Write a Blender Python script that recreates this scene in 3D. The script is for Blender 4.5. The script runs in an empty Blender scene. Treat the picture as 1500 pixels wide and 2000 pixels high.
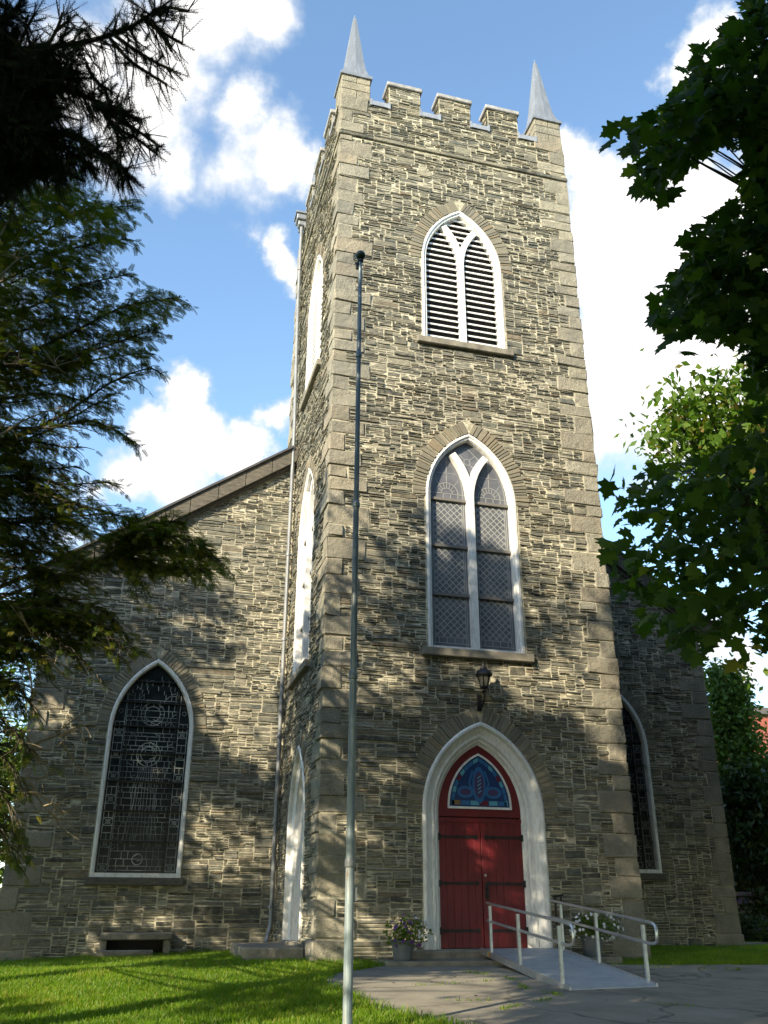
import bpy, math, random
import numpy as np
from mathutils import Vector, Matrix
from mathutils.geometry import tessellate_polygon

scene = bpy.context.scene
random.seed(7)
rng = np.random.default_rng(11)

# ------------------------------------------------------------------ camera
CAM = np.array([-3.251328, -16.303044, 0.799793])
TILT, ROLL, YAW, FPX = 0.41933, 0.003134, 0.26474, 1731.755
_f = np.array([math.sin(YAW)*math.cos(TILT), math.cos(YAW)*math.cos(TILT), math.sin(TILT)])
_r0 = np.array([math.cos(YAW), -math.sin(YAW), 0.0]); _u0 = np.cross(_r0, _f)
CR = _r0*math.cos(ROLL) + _u0*math.sin(ROLL)
CU = -_r0*math.sin(ROLL) + _u0*math.cos(ROLL)
CF = _f
cd = bpy.data.cameras.new('camera'); cam = bpy.data.objects.new('camera', cd)
scene.collection.objects.link(cam); scene.camera = cam
cd.sensor_fit = 'VERTICAL'; cd.sensor_height = 24; cd.sensor_width = 18
cd.lens = 24*FPX/2000; cd.clip_start = 0.05; cd.clip_end = 2000
cam.matrix_world = Matrix(((CR[0], CU[0], -CF[0], CAM[0]), (CR[1], CU[1], -CF[1], CAM[1]),
                           (CR[2], CU[2], -CF[2], CAM[2]), (0, 0, 0, 1)))

def ray(u, v, d):
    """world point at depth d on the sight line of photo pixel (u, v)"""
    return CAM + (CF + CR*(u-750)/FPX + CU*(1000-v)/FPX)*d
def project(P):
    d = np.asarray(P) - CAM
    z = d @ CF
    return 750+FPX*(d @ CR)/z, 1000-FPX*(d @ CU)/z, z

# ------------------------------------------------------------------ light
SUN_AZ, SUN_EL = math.radians(52), math.radians(25)          # azimuth: from -y towards -x
SUN = np.array([-math.sin(SUN_AZ)*math.cos(SUN_EL), -math.cos(SUN_AZ)*math.cos(SUN_EL), math.sin(SUN_EL)])
sl = bpy.data.lights.new('sun', 'SUN'); so = bpy.data.objects.new('sun', sl)
scene.collection.objects.link(so)
sl.energy = 5.0; sl.angle = math.radians(0.5); sl.color = (1.0, 0.86, 0.63)
so.rotation_mode = 'QUATERNION'
so.rotation_quaternion = Vector(SUN).to_track_quat('Z', 'Y')
so.location = (-30, -30, 40)

scene.view_settings.view_transform = 'Standard'
scene.view_settings.look = 'None'
scene.view_settings.exposure = 1.1
scene.view_settings.gamma = 1.0
scene.cycles.use_denoising = True
scene.cycles.max_bounces = 6
scene.cycles.diffuse_bounces = 3
scene.cycles.sample_clamp_indirect = 6

# ------------------------------------------------------------------ sky
class NT:
    """tiny node-tree writer"""
    def __init__(s, tree):
        s.t = tree; tree.nodes.clear()
    def n(s, typ, **kw):
        nd = s.t.nodes.new(typ)
        for k, v in kw.items():
            if k == 'ins':
                for kk, vv in v.items():
                    if isinstance(vv, bpy.types.NodeSocket): s.t.links.new(vv, nd.inputs[kk])
                    else: nd.inputs[kk].default_value = vv
            else: setattr(nd, k, v)
        return nd
    def math(s, op, a, b=0.0, c=0.0, clamp=False):
        nd = s.n('ShaderNodeMath', operation=op, use_clamp=clamp)
        for i, x in enumerate((a, b, c)):
            if isinstance(x, bpy.types.NodeSocket): s.t.links.new(x, nd.inputs[i])
            else: nd.inputs[i].default_value = x
        return nd.outputs[0]
    def mix(s, fac, a, b, blend='MIX'):
        nd = s.n('ShaderNodeMix', data_type='RGBA', blend_type=blend)
        for i, x in ((0, fac), (6, a), (7, b)):
            if isinstance(x, bpy.types.NodeSocket): s.t.links.new(x, nd.inputs[i])
            else: nd.inputs[i].default_value = x if not isinstance(x, tuple) or len(x) == 4 else (*x, 1)
        return nd.outputs[2]
    def ramp(s, fac, stops, interp='LINEAR'):
        nd = s.n('ShaderNodeValToRGB'); cr = nd.color_ramp; cr.interpolation = interp
        while len(cr.elements) < len(stops): cr.elements.new(0.5)
        for e, (p, c) in zip(cr.elements, stops): e.position = p; e.color = (*c, 1) if len(c) == 3 else c
        s.t.links.new(fac, nd.inputs[0]); return nd.outputs[0]
    def noise(s, vec, scale, detail=4, rough=0.55, dist=0.0, out=0):
        nd = s.n('ShaderNodeTexNoise', ins={'Scale': scale, 'Detail': detail, 'Roughness': rough, 'Distortion': dist})
        if vec is not None: s.t.links.new(vec, nd.inputs['Vector'])
        return nd.outputs[out]
    def mapping(s, vec, scale=(1, 1, 1), loc=(0, 0, 0), rot=(0, 0, 0)):
        nd = s.n('ShaderNodeMapping', ins={'Scale': scale, 'Location': loc, 'Rotation': rot})
        s.t.links.new(vec, nd.inputs['Vector']); return nd.outputs[0]
    def bump(s, h, strength=0.5, dist=0.01):
        return s.n('ShaderNodeBump', ins={'Height': h, 'Strength': strength, 'Distance': dist}).outputs[0]

world = bpy.data.worlds.new('World'); scene.world = world; world.use_nodes = True
w = NT(world.node_tree)
skyt = w.n('ShaderNodeTexSky', sky_type='NISHITA', sun_disc=False, sun_elevation=SUN_EL,
           sun_rotation=math.atan2(SUN[0], SUN[1]) % (2*math.pi), altitude=100, air_density=1.0, dust_density=0.6, ozone_density=1.0)
bg_sky = w.n('ShaderNodeBackground', ins={'Color': w.mix(1.0, skyt.outputs[0], (1.06, 1.18, 1.20), 'MULTIPLY'), 'Strength': 0.15})
gen = w.n('ShaderNodeTexCoord').outputs['Generated']
nz = w.n('ShaderNodeVectorMath', operation='NORMALIZE'); w.t.links.new(gen, nz.inputs[0]); dirv = nz.outputs[0]
# clouds: soft blobs fixed in the sky by direction, edges broken up by fractal noise
CLOUDS = [  # (u, v, radius px, weight): where each puff stands in the sky
    (400, 30, 130, .95), (500, 10, 90, .9), (300, 130, 120, .95), (270, 250, 110, .9), (330, 310, 75, .7), (220, 340, 80, .55), (380, 170, 80, .6), (150, 150, 120, .8), (560, 20, 40, .5), (100, 330, 90, .5),
    (480, 230, 70, .85), (530, 300, 80, .9), (580, 320, 60, .85), (450, 330, 80, .6), (500, 380, 50, .4), (550, 500, 48, .95), (585, 545, 45, .95), (500, 465, 30, .4),
    (378, 765, 58, 1.2), (310, 850, 60, 1.15), (400, 860, 80, 1.25), (350, 930, 85, 1.0), (500, 860, 55, 1.1), (470, 910, 70, 1.1), (250, 935, 65, .95), (170, 960, 50, .6), (560, 815, 45, 1.0), (120, 1060, 50, .5),
    (1390, 90, 78, 1.2), (1350, 140, 60, 1.1), (1430, 150, 70, 1.1),
    (1130, 330, 60, 1.05), (1210, 420, 110, 1.3), (1330, 430, 130, 1.3), (1450, 430, 130, 1.3), (1240, 560, 150, 1.35), (1380, 600, 170, 1.35), (1180, 700, 130, 1.25), (1330, 760, 160, 1.2), (1160, 850, 100, .85), (1280, 880, 120, .7), (1500, 800, 160, 1.0), (1000, 500, 160, 1.0), (900, 700, 200, .9),
    (1400, 1240, 90, .8), (1470, 1310, 70, .8), (1350, 1330, 60, .7), (40, 1180, 70, .4),
    (-200, 600, 250, .9), (1800, 500, 300, 1.1), (1900, 1100, 300, .9), (-400, 1200, 300, .8), (900, -300, 200, .8), (200, -250, 200, .9), (1500, -200, 150, .7)]
nbig = w.noise(dirv, 9.0, 7, 0.62, 0.35)
nfine = w.noise(dirv, 26.0, 5, 0.6, 0.2)
wob = w.n('ShaderNodeVectorMath', operation='MULTIPLY_ADD')
w.t.links.new(w.noise(dirv, 12.0, 5, 0.6, out=1), wob.inputs[0]); wob.inputs[1].default_value = (.10, .10, .10)
w.t.links.new(dirv, wob.inputs[2])
off = w.n('ShaderNodeVectorMath', operation='SUBTRACT'); w.t.links.new(wob.outputs[0], off.inputs[0]); off.inputs[1].default_value = (.05, .05, .05)
acc = None
for (u, v, r, wt) in CLOUDS:
    d = ray(u, v, 1.0) - CAM; L = np.linalg.norm(d); d = d/L
    rad = r*1.35/FPX/L
    ds = w.n('ShaderNodeVectorMath', operation='DISTANCE'); w.t.links.new(off.outputs[0], ds.inputs[0]); ds.inputs[1].default_value = tuple(d)
    val = w.math('MULTIPLY_ADD', ds.outputs['Value'], -wt/rad, wt)
    acc = val if acc is None else w.math('SMOOTH_MAX', acc, val, 0.12)
acc = w.math('MAXIMUM', acc, -0.6)
dens = w.math('ADD', acc, w.math('MULTIPLY', w.math('SUBTRACT', nbig, 0.5), 0.55))
dens = w.math('ADD', dens, w.math('MULTIPLY', w.math('SUBTRACT', nfine, 0.5), 0.22))
mr = w.n('ShaderNodeMapRange', interpolation_type='SMOOTHSTEP', ins={'Value': dens, 'From Min': 0.10, 'From Max': 0.62})
shade = w.n('ShaderNodeMapRange', ins={'Value': dens, 'From Min': 0.25, 'From Max': 1.0, 'To Min': 0.74, 'To Max': 1.25})
ccol = w.n('ShaderNodeMix', data_type='RGBA'); w.t.links.new(mr.outputs[0], ccol.inputs[0])
ccol.inputs[6].default_value = (.74, .86, 1.0, 1); ccol.inputs[7].default_value = (1.0, .985, .97, 1)
bg_cl = w.n('ShaderNodeBackground', ins={'Color': ccol.outputs[2], 'Strength': w.math('MULTIPLY', shade.outputs[0], .62)})
ms = w.n('ShaderNodeMixShader'); w.t.links.new(mr.outputs[0], ms.inputs[0]); w.t.links.new(bg_sky.outputs[0], ms.inputs[1]); w.t.links.new(bg_cl.outputs[0], ms.inputs[2])
wo = w.n('ShaderNodeOutputWorld'); w.t.links.new(ms.outputs[0], wo.inputs[0])

# ------------------------------------------------------------------ materials
MATS = {}
def mat(name, base=(.5, .5, .5), rough=.6, metal=0.0, spec=.5, fn=None):
    m = bpy.data.materials.new(name); m.use_nodes = True
    g = NT(m.node_tree)
    b = g.n('ShaderNodeBsdfPrincipled', ins={'Base Color': (*base, 1), 'Roughness': rough, 'Metallic': metal, 'Specular IOR Level': spec})
    o = g.n('ShaderNodeOutputMaterial'); g.t.links.new(b.outputs[0], o.inputs[0])
    g.b = b; g.o = o
    g.obj = lambda: g.n('ShaderNodeTexCoord').outputs['Object']
    g.tone = lambda: g.n('ShaderNodeAttribute', attribute_name='tone').outputs['Fac']
    g.set = lambda k, v: g.t.links.new(v, b.inputs[k])
    if fn: fn(g)
    MATS[name] = m; return m

def f_rubble(g):
    p = g.obj(); t = g.tone()
    c = g.ramp(t, [(0, (.055, .056, .055)), (.15, (.20, .195, .165)), (.28, (.265, .255, .205)), (.40, (.115, .13, .125)), (.52, (.37, .345, .27)),
                   (.64, (.21, .20, .17)), (.74, (.25, .25, .225)), (.84, (.46, .43, .33)), (.91, (.27, .20, .13)), (.96, (.12, .14, .145)), (.985, (.52, .50, .43)), (1, (.52, .50, .43))], 'CONSTANT')
    st = g.noise(g.mapping(p, (2.2, 2.2, 26)), 3.0, 5, .65)
    c = g.mix(g.ramp(st, [(.42, (0, 0, 0)), (.62, (.85, .85, .85))]), c, (.10, .098, .08))
    bl = g.noise(p, 7.0, 4, .6)
    c = g.mix(g.ramp(bl, [(.45, (0, 0, 0)), (.72, (.55, .55, .55))]), c, (.44, .41, .32))
    sm = g.noise(p, 1.7, 5, .62); c = g.mix(g.ramp(sm, [(.50, (0, 0, 0)), (.70, (.45, .45, .45))]), c, (.42, .39, .30))
    big = g.noise(p, .55, 4, .55)
    c = g.mix(1.0, c, (.74, .735, .715), 'MULTIPLY')
    c = g.mix(g.ramp(big, [(.38, (.35, .35, .35)), (.62, (0, 0, 0))]), c, (.12, .13, .115))
    g.set('Base Color', c)
    h = g.math('ADD', g.math('MULTIPLY', st, .7), g.noise(p, 30, 4, .6))
    g.set('Normal', g.bump(h, 1.0, .016))
mat('rubble', rough=.88, spec=.25, fn=f_rubble)

def f_mortar(g):
    p = g.obj(); n = g.noise(p, 9, 5, .65); n2 = g.noise(p, 1.1, 3, .5)
    c = g.ramp(n, [(.32, (.20, .185, .135)), (.5, (.46, .43, .32)), (.68, (.70, .66, .52))])
    c = g.mix(g.ramp(n2, [(.42, (.55, .55, .55)), (.6, (0, 0, 0))]), c, (.22, .21, .17))
    g.set('Base Color', c); g.set('Normal', g.bump(g.noise(p, 35, 4, .7), .8, .012))
mat('mortar', rough=.95, spec=.2, fn=f_mortar)

def f_granite(g):
    p = g.obj(); t = g.tone()
    c = g.ramp(t, [(0, (.33, .30, .24)), (.25, (.44, .40, .315)), (.5, (.38, .355, .295)), (.7, (.48, .44, .34)), (.85, (.42, .36, .275)), (1, (.30, .29, .25))])
    sp = g.noise(p, 55, 3, .7); c = g.mix(g.ramp(sp, [(.35, (.75, .75, .75)), (.5, (0, 0, 0))]), c, (.17, .16, .14))
    c = g.mix(g.ramp(g.noise(p, 3.2, 4, .6), [(.45, (0, 0, 0)), (.75, (.6, .6, .6))]), c, (.20, .185, .15))
    c = g.mix(g.ramp(g.noise(p, 1.1, 4, .6), [(.36, (.5, .5, .5)), (.56, (0, 0, 0))]), c, (.18, .18, .16))
    g.set('Base Color', g.mix(1.0, c, (.80, .815, .80), 'MULTIPLY'))
    g.set('Normal', g.bump(g.math('ADD', g.noise(p, 9, 6, .68), g.math('MULTIPLY', sp, .4)), 1.0, .045))
mat('granite', rough=.9, spec=.25, fn=f_granite)

def f_vous(g):
    p = g.obj(); t = g.tone()
    c = g.ramp(t, [(0, (.19, .18, .15)), (.3, (.29, .27, .21)), (.55, (.24, .23, .19)), (.8, (.34, .31, .235)), (.95, (.31, .25, .17)), (1, (.36, .33, .26))])
    n = g.noise(p, 12, 5, .65); c = g.mix(g.math('MULTIPLY', n, .6), c, (.13, .125, .10))
    g.set('Base Color', g.mix(1.0, c, (.80, .79, .77), 'MULTIPLY')); g.set('Normal', g.bump(n, .7, .012))
mat('arch_stone', rough=.88, spec=.25, fn=f_vous)

def f_white(g):
    p = g.obj(); n = g.noise(g.mapping(p, (6, 6, 1.5)), 4, 5, .65); n2 = g.noise(p, 2.5, 5, .7)
    c = g.ramp(n, [(.3, (.56, .555, .52)), (.5, (.73, .725, .70)), (.7, (.80, .795, .77))])
    c = g.mix(g.ramp(n2, [(.52, (0, 0, 0)), (.75, (.55, .55, .55))]), c, (.36, .345, .30))
    g.set('Base Color', c); g.set('Normal', g.bump(n, .3, .004))
mat('white_paint', rough=.45, fn=f_white)

def f_door(g):
    p = g.obj(); n = g.noise(g.mapping(p, (14, 14, .8)), 3, 5, .65); n2 = g.noise(p, 2.2, 5, .65)
    c = g.ramp(n, [(.3, (.085, .005, .009)), (.55, (.14, .008, .013)), (.8, (.185, .017, .019))])
    c = g.mix(g.ramp(n2, [(.5, (0, 0, 0)), (.72, (.5, .5, .5))]), c, (.075, .012, .012))
    g.set('Base Color', c); g.set('Roughness', g.ramp(n2, [(.3, (.38, .38, .38)), (.7, (.6, .6, .6))])); g.set('Normal', g.bump(n, .4, .005))
mat('red_paint', rough=.42, fn=f_door)
mat('black_iron', (.018, .017, .017), .5, .3)
def f_glassdark(g):
    p = g.obj(); n = g.noise(p, 6, 3, .5)
    g.set('Base Color', g.ramp(n, [(.3, (.010, .013, .014)), (.7, (.024, .029, .031))]))
    g.set('Normal', g.bump(g.noise(p, 3.5, 2, .5), .06, .02))
mat('dark_glass', rough=.22, spec=.18, fn=f_glassdark)
def f_glassgrey(g):
    p = g.obj(); n = g.noise(p, 4, 3, .5)
    g.set('Base Color', g.ramp(n, [(.3, (.085, .092, .11)), (.7, (.14, .145, .165))]))
    g.set('Normal', g.bump(g.noise(p, 5, 2, .5), .05, .02))
mat('sky_grey_glass', rough=.3, spec=.5, fn=f_glassgrey)  # grey-blue of the reflected sky is painted into the pane colour
mat('lead', (.32, .33, .32), .6, .1)
def f_leadpale(g):
    n = g.noise(g.obj(), 1.6, 3, .6); g.set('Base Color', g.ramp(n, [(.35, (.10, .11, .11)), (.52, (.20, .21, .20)), (.68, (.50, .50, .43))]))
mat('pale_lead', rough=.6, fn=f_leadpale)
mat('bar_iron', (.17, .16, .145), .6, .2)
def f_metalroof(g):
    p = g.obj(); n = g.noise(g.mapping(p, (3, 3, .7)), 3, 5, .65)
    g.set('Base Color', g.ramp(n, [(.3, (.22, .235, .25)), (.55, (.30, .32, .34)), (.72, (.42, .44, .46))]))
    g.set('Roughness', g.ramp(n, [(.3, (.55, .55, .55)), (.7, (.35, .35, .35))]))
mat('lead_sheet', rough=.45, metal=.55, fn=f_metalroof)
def f_flash(g):
    n = g.noise(g.obj(), 4, 4, .6); g.set('Base Color', g.ramp(n, [(.3, (.26, .28, .30)), (.7, (.42, .44, .46))]))
mat('flashing', rough=.4, metal=.45, fn=f_flash)
def f_capstone(g):
    n = g.noise(g.obj(), 5, 5, .7); g.set('Base Color', g.ramp(n, [(.3, (.17, .17, .17)), (.55, (.30, .30, .30)), (.75, (.44, .44, .43))]))
mat('cap_stone', rough=.8, fn=f_capstone)
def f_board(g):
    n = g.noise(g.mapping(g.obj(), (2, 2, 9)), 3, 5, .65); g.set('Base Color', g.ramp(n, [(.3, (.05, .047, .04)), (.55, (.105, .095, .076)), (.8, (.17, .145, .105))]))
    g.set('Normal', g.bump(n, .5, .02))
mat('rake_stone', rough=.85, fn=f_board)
def f_slate(g):
    p = g.obj(); n = g.noise(p, 3, 5, .65); g.set('Base Color', g.ramp(n, [(.3, (.035, .036, .040)), (.7, (.08, .08, .085))]))
    g.set('Normal', g.bump(g.noise(p, 20, 3, .6), .5, .01))
mat('roof_slate', rough=.7, fn=f_slate)
def f_pipe(g):
    n = g.noise(g.mapping(g.obj(), (8, 8, 1.2)), 2, 5, .7); g.set('Base Color', g.ramp(n, [(.3, (.15, .16, .17)), (.6, (.25, .265, .28)), (.75, (.20, .16, .13))]))
mat('grey_pipe', rough=.45, metal=.3, fn=f_pipe)
def f_pole(g):
    n = g.noise(g.mapping(g.obj(), (10, 10, 1.1)), 1.5, 6, .72, .4)
    c = g.ramp(n, [(.30, (.12, .165, .19)), (.47, (.17, .22, .245)), (.58, (.26, .31, .32)), (.66, (.20, .15, .10)), (.75, (.17, .10, .06))])
    g.set('Base Color', c)
mat('pole_paint', rough=.5, metal=.2, fn=f_pole)
mat('bronze', (.06, .07, .05), .4, .7)
def f_alu(g):
    n = g.noise(g.obj(), 14, 4, .6); g.set('Base Color', g.ramp(n, [(.3, (.50, .51, .52)), (.7, (.68, .69, .70))]))
mat('aluminium', rough=.35, metal=.8, fn=f_alu)
def f_deck(g):
    p = g.obj(); n = g.noise(p, 5, 5, .65)
    g.set('Base Color', g.ramp(n, [(.3, (.36, .40, .44)), (.7, (.52, .56, .60))]))
    wv = g.n('ShaderNodeTexVoronoi', ins={'Scale': 40.0}); g.t.links.new(p, wv.inputs['Vector'])
    g.set('Normal', g.bump(wv.outputs[0], .4, .004))
mat('ramp_deck', rough=.5, metal=.35, fn=f_deck)
def f_pave(g):
    p = g.obj(); n = g.noise(p, 1.3, 6, .65); n2 = g.noise(p, 40, 3, .7)
    c = g.ramp(n, [(.3, (.17, .155, .125)), (.5, (.27, .245, .195)), (.72, (.35, .32, .255))])
    c = g.mix(g.math('MULTIPLY', n2, .35), c, (.07, .066, .055))
    vo = g.n('ShaderNodeTexVoronoi', feature='DISTANCE_TO_EDGE', ins={'Scale': .42})
    wv = g.n('ShaderNodeVectorMath', operation='ADD'); g.t.links.new(p, wv.inputs[0])
    dn = g.n('ShaderNodeTexNoise', ins={'Scale': 1.2, 'Detail': 5}); g.t.links.new(p, dn.inputs['Vector']); g.t.links.new(dn.outputs[1], wv.inputs[1])
    g.t.links.new(wv.outputs[0], vo.inputs['Vector'])
    c = g.mix(g.ramp(vo.outputs['Distance'], [(.003, (.8, .8, .8)), (.014, (0, 0, 0))]), c, (.085, .08, .06))
    g.set('Base Color', c); g.set('Normal', g.bump(g.math('ADD', n, g.math('MULTIPLY', n2, .5)), .6, .02))
mat('old_asphalt', rough=.9, spec=.3, fn=f_pave)
def f_conc(g):
    p = g.obj(); n = g.noise(p, 4, 6, .7); g.set('Base Color', g.ramp(n, [(.3, (.13, .12, .10)), (.55, (.22, .205, .165)), (.75, (.30, .275, .225))]))
    g.set('Normal', g.bump(g.noise(p, 25, 4, .7), .6, .01))
mat('worn_stone', rough=.9, spec=.25, fn=f_conc)
def f_soil(g):
    p = g.obj(); n = g.noise(p, 2.2, 6, .65); n2 = g.noise(p, 60, 2, .6)
    c = g.ramp(n, [(.3, (.055, .11, .010)), (.6, (.09, .155, .014)), (.8, (.13, .16, .025))])
    g.set('Base Color', g.mix(g.math('MULTIPLY', n2, .5), c, (.03, .045, .01))); g.set('Normal', g.bump(n2, .8, .03))
mat('lawn', rough=.95, spec=.15, fn=f_soil)

def leafmat(name, stops, trans=.35, rough=.5, tcol=None, spec=.4):
    m = bpy.data.materials.new(name); m.use_nodes = True; g = NT(m.node_tree)
    t = g.n('ShaderNodeAttribute', attribute_name='tone').outputs['Fac']
    c = g.ramp(t, stops)
    b = g.n('ShaderNodeBsdfPrincipled', ins={'Base Color': c, 'Roughness': rough, 'Specular IOR Level': spec})
    o = g.n('ShaderNodeOutputMaterial')
    if trans > 0:
        tc = g.mix(1.0, c, tcol or (1.5, 1.6, .55), 'MULTIPLY')
        tr = g.n('ShaderNodeBsdfTranslucent', ins={'Color': tc}); mx = g.n('ShaderNodeMixShader', ins={'Fac': trans})
        g.t.links.new(b.outputs[0], mx.inputs[1]); g.t.links.new(tr.outputs[0], mx.inputs[2]); g.t.links.new(mx.outputs[0], o.inputs[0])
    else: g.t.links.new(b.outputs[0], o.inputs[0])
    MATS[name] = m
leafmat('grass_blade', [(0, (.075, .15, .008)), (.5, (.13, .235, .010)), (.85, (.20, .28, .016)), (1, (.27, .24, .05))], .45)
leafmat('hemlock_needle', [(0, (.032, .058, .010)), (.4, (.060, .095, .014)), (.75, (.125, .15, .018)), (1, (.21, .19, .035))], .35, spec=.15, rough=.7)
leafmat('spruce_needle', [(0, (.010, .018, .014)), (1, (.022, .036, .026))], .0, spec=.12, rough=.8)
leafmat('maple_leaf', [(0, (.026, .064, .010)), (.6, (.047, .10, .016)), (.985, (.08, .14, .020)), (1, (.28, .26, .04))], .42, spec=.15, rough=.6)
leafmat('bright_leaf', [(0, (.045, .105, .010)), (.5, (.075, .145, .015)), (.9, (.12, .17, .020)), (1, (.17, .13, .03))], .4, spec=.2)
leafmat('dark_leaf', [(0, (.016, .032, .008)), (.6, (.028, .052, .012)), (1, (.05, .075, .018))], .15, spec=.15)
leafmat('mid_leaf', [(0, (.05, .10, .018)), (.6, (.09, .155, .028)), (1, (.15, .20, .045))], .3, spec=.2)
leafmat('petal_white', [(0, (.75, .76, .78)), (1, (.85, .85, .86))], .3, tcol=(1, 1, 1))
leafmat('petal_violet', [(0, (.06, .02, .14)), (1, (.16, .06, .26))], .3, tcol=(1, 1, 1))
def f_bark(g):
    p = g.obj(); n = g.noise(g.mapping(p, (9, 9, 2)), 3, 5, .65)
    g.set('Base Color', g.ramp(n, [(.3, (.045, .038, .03)), (.7, (.13, .115, .09))])); g.set('Normal', g.bump(n, .8, .03))
mat('bark', rough=.95, spec=.2, fn=f_bark)
mat('dead_twig', (.27, .22, .15), .85, spec=.2)
def f_pot(g):
    n = g.noise(g.obj(), 6, 4, .6); g.set('Base Color', g.ramp(n, [(.3, (.085, .10, .115)), (.7, (.13, .15, .165))]))
mat('grey_pot', rough=.6, fn=f_pot)
def f_brick(g):
    p = g.obj(); b = g.n('ShaderNodeTexBrick', ins={'Scale': 4.0, 'Color1': (.36, .085, .055, 1), 'Color2': (.28, .065, .045, 1), 'Mortar': (.33, .2, .16, 1), 'Mortar Size': .012})
    g.t.links.new(g.mapping(p, (1, 1, 1), rot=(math.pi/2, 0, 0)), b.inputs['Vector'])
    g.set('Base Color', g.mix(g.math('MULTIPLY', g.noise(p, .5, 4, .6), .4), b.outputs[0], (.22, .06, .045)))
mat('red_brick', rough=.85, fn=f_brick)
mat('cornice', (.10, .09, .09), .7)
mat('milk_glass', (.16, .155, .13), .25)
def f_field(g):
    p = g.obj(); n = g.noise(g.mapping(p, (1, 1, 3)), 4, 4, .6); vo = g.n('ShaderNodeTexVoronoi', ins={'Scale': 3.2}); g.t.links.new(g.mapping(p, (1, 1, 2.2)), vo.inputs['Vector'])
    g.set('Base Color', g.mix(n, vo.outputs[1], (.16, .16, .16), 'MIX')); g.set('Base Color', g.mix(.75, vo.outputs[1], (.17, .18, .19)))
    g.set('Normal', g.bump(vo.outputs[0], .9, .08))
mat('field_stone', rough=.9, fn=f_field)
def flat(name, c, rough=.4):
    mat(name, c, rough)
flat('glass_blue', (.035, .13, .30), .2); flat('glass_navy', (.02, .045, .13), .2); flat('glass_aqua', (.10, .32, .42), .2)
flat('glass_purple', (.07, .05, .12), .2); flat('glass_ruby', (.13, .02, .03), .2); flat('glass_amber', (.20, .12, .05), .2)
flat('sticker_red', (.6, .05, .04)); flat('sticker_yellow', (.7, .5, .05)); flat('unlit_black', (.012, .012, .011), .9)  # last one: near-black that paints the shade inside unlit openings

# ------------------------------------------------------------------ object helpers
col = scene.collection
def tag(o, label=None, cat=None, group=None, kind=None):
    if label: o['label'] = label
    if cat: o['category'] = cat
    if group: o['group'] = group
    if kind: o['kind'] = kind
    return o
def empty(name, loc=(0, 0, 0)):
    o = bpy.data.objects.new(name, None); col.objects.link(o); o.location = loc; o.empty_display_size = .3
    return o
def link(name, me, parent=None):
    o = bpy.data.objects.new(name, me); col.objects.link(o)
    if parent is not None:
        o.parent = parent
        o.matrix_parent_inverse = world_of(parent).inverted()
    return o
def world_of(o):
    m = Matrix.Translation(o.location) if o.type == 'EMPTY' else Matrix.Identity(4)
    return m

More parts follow.
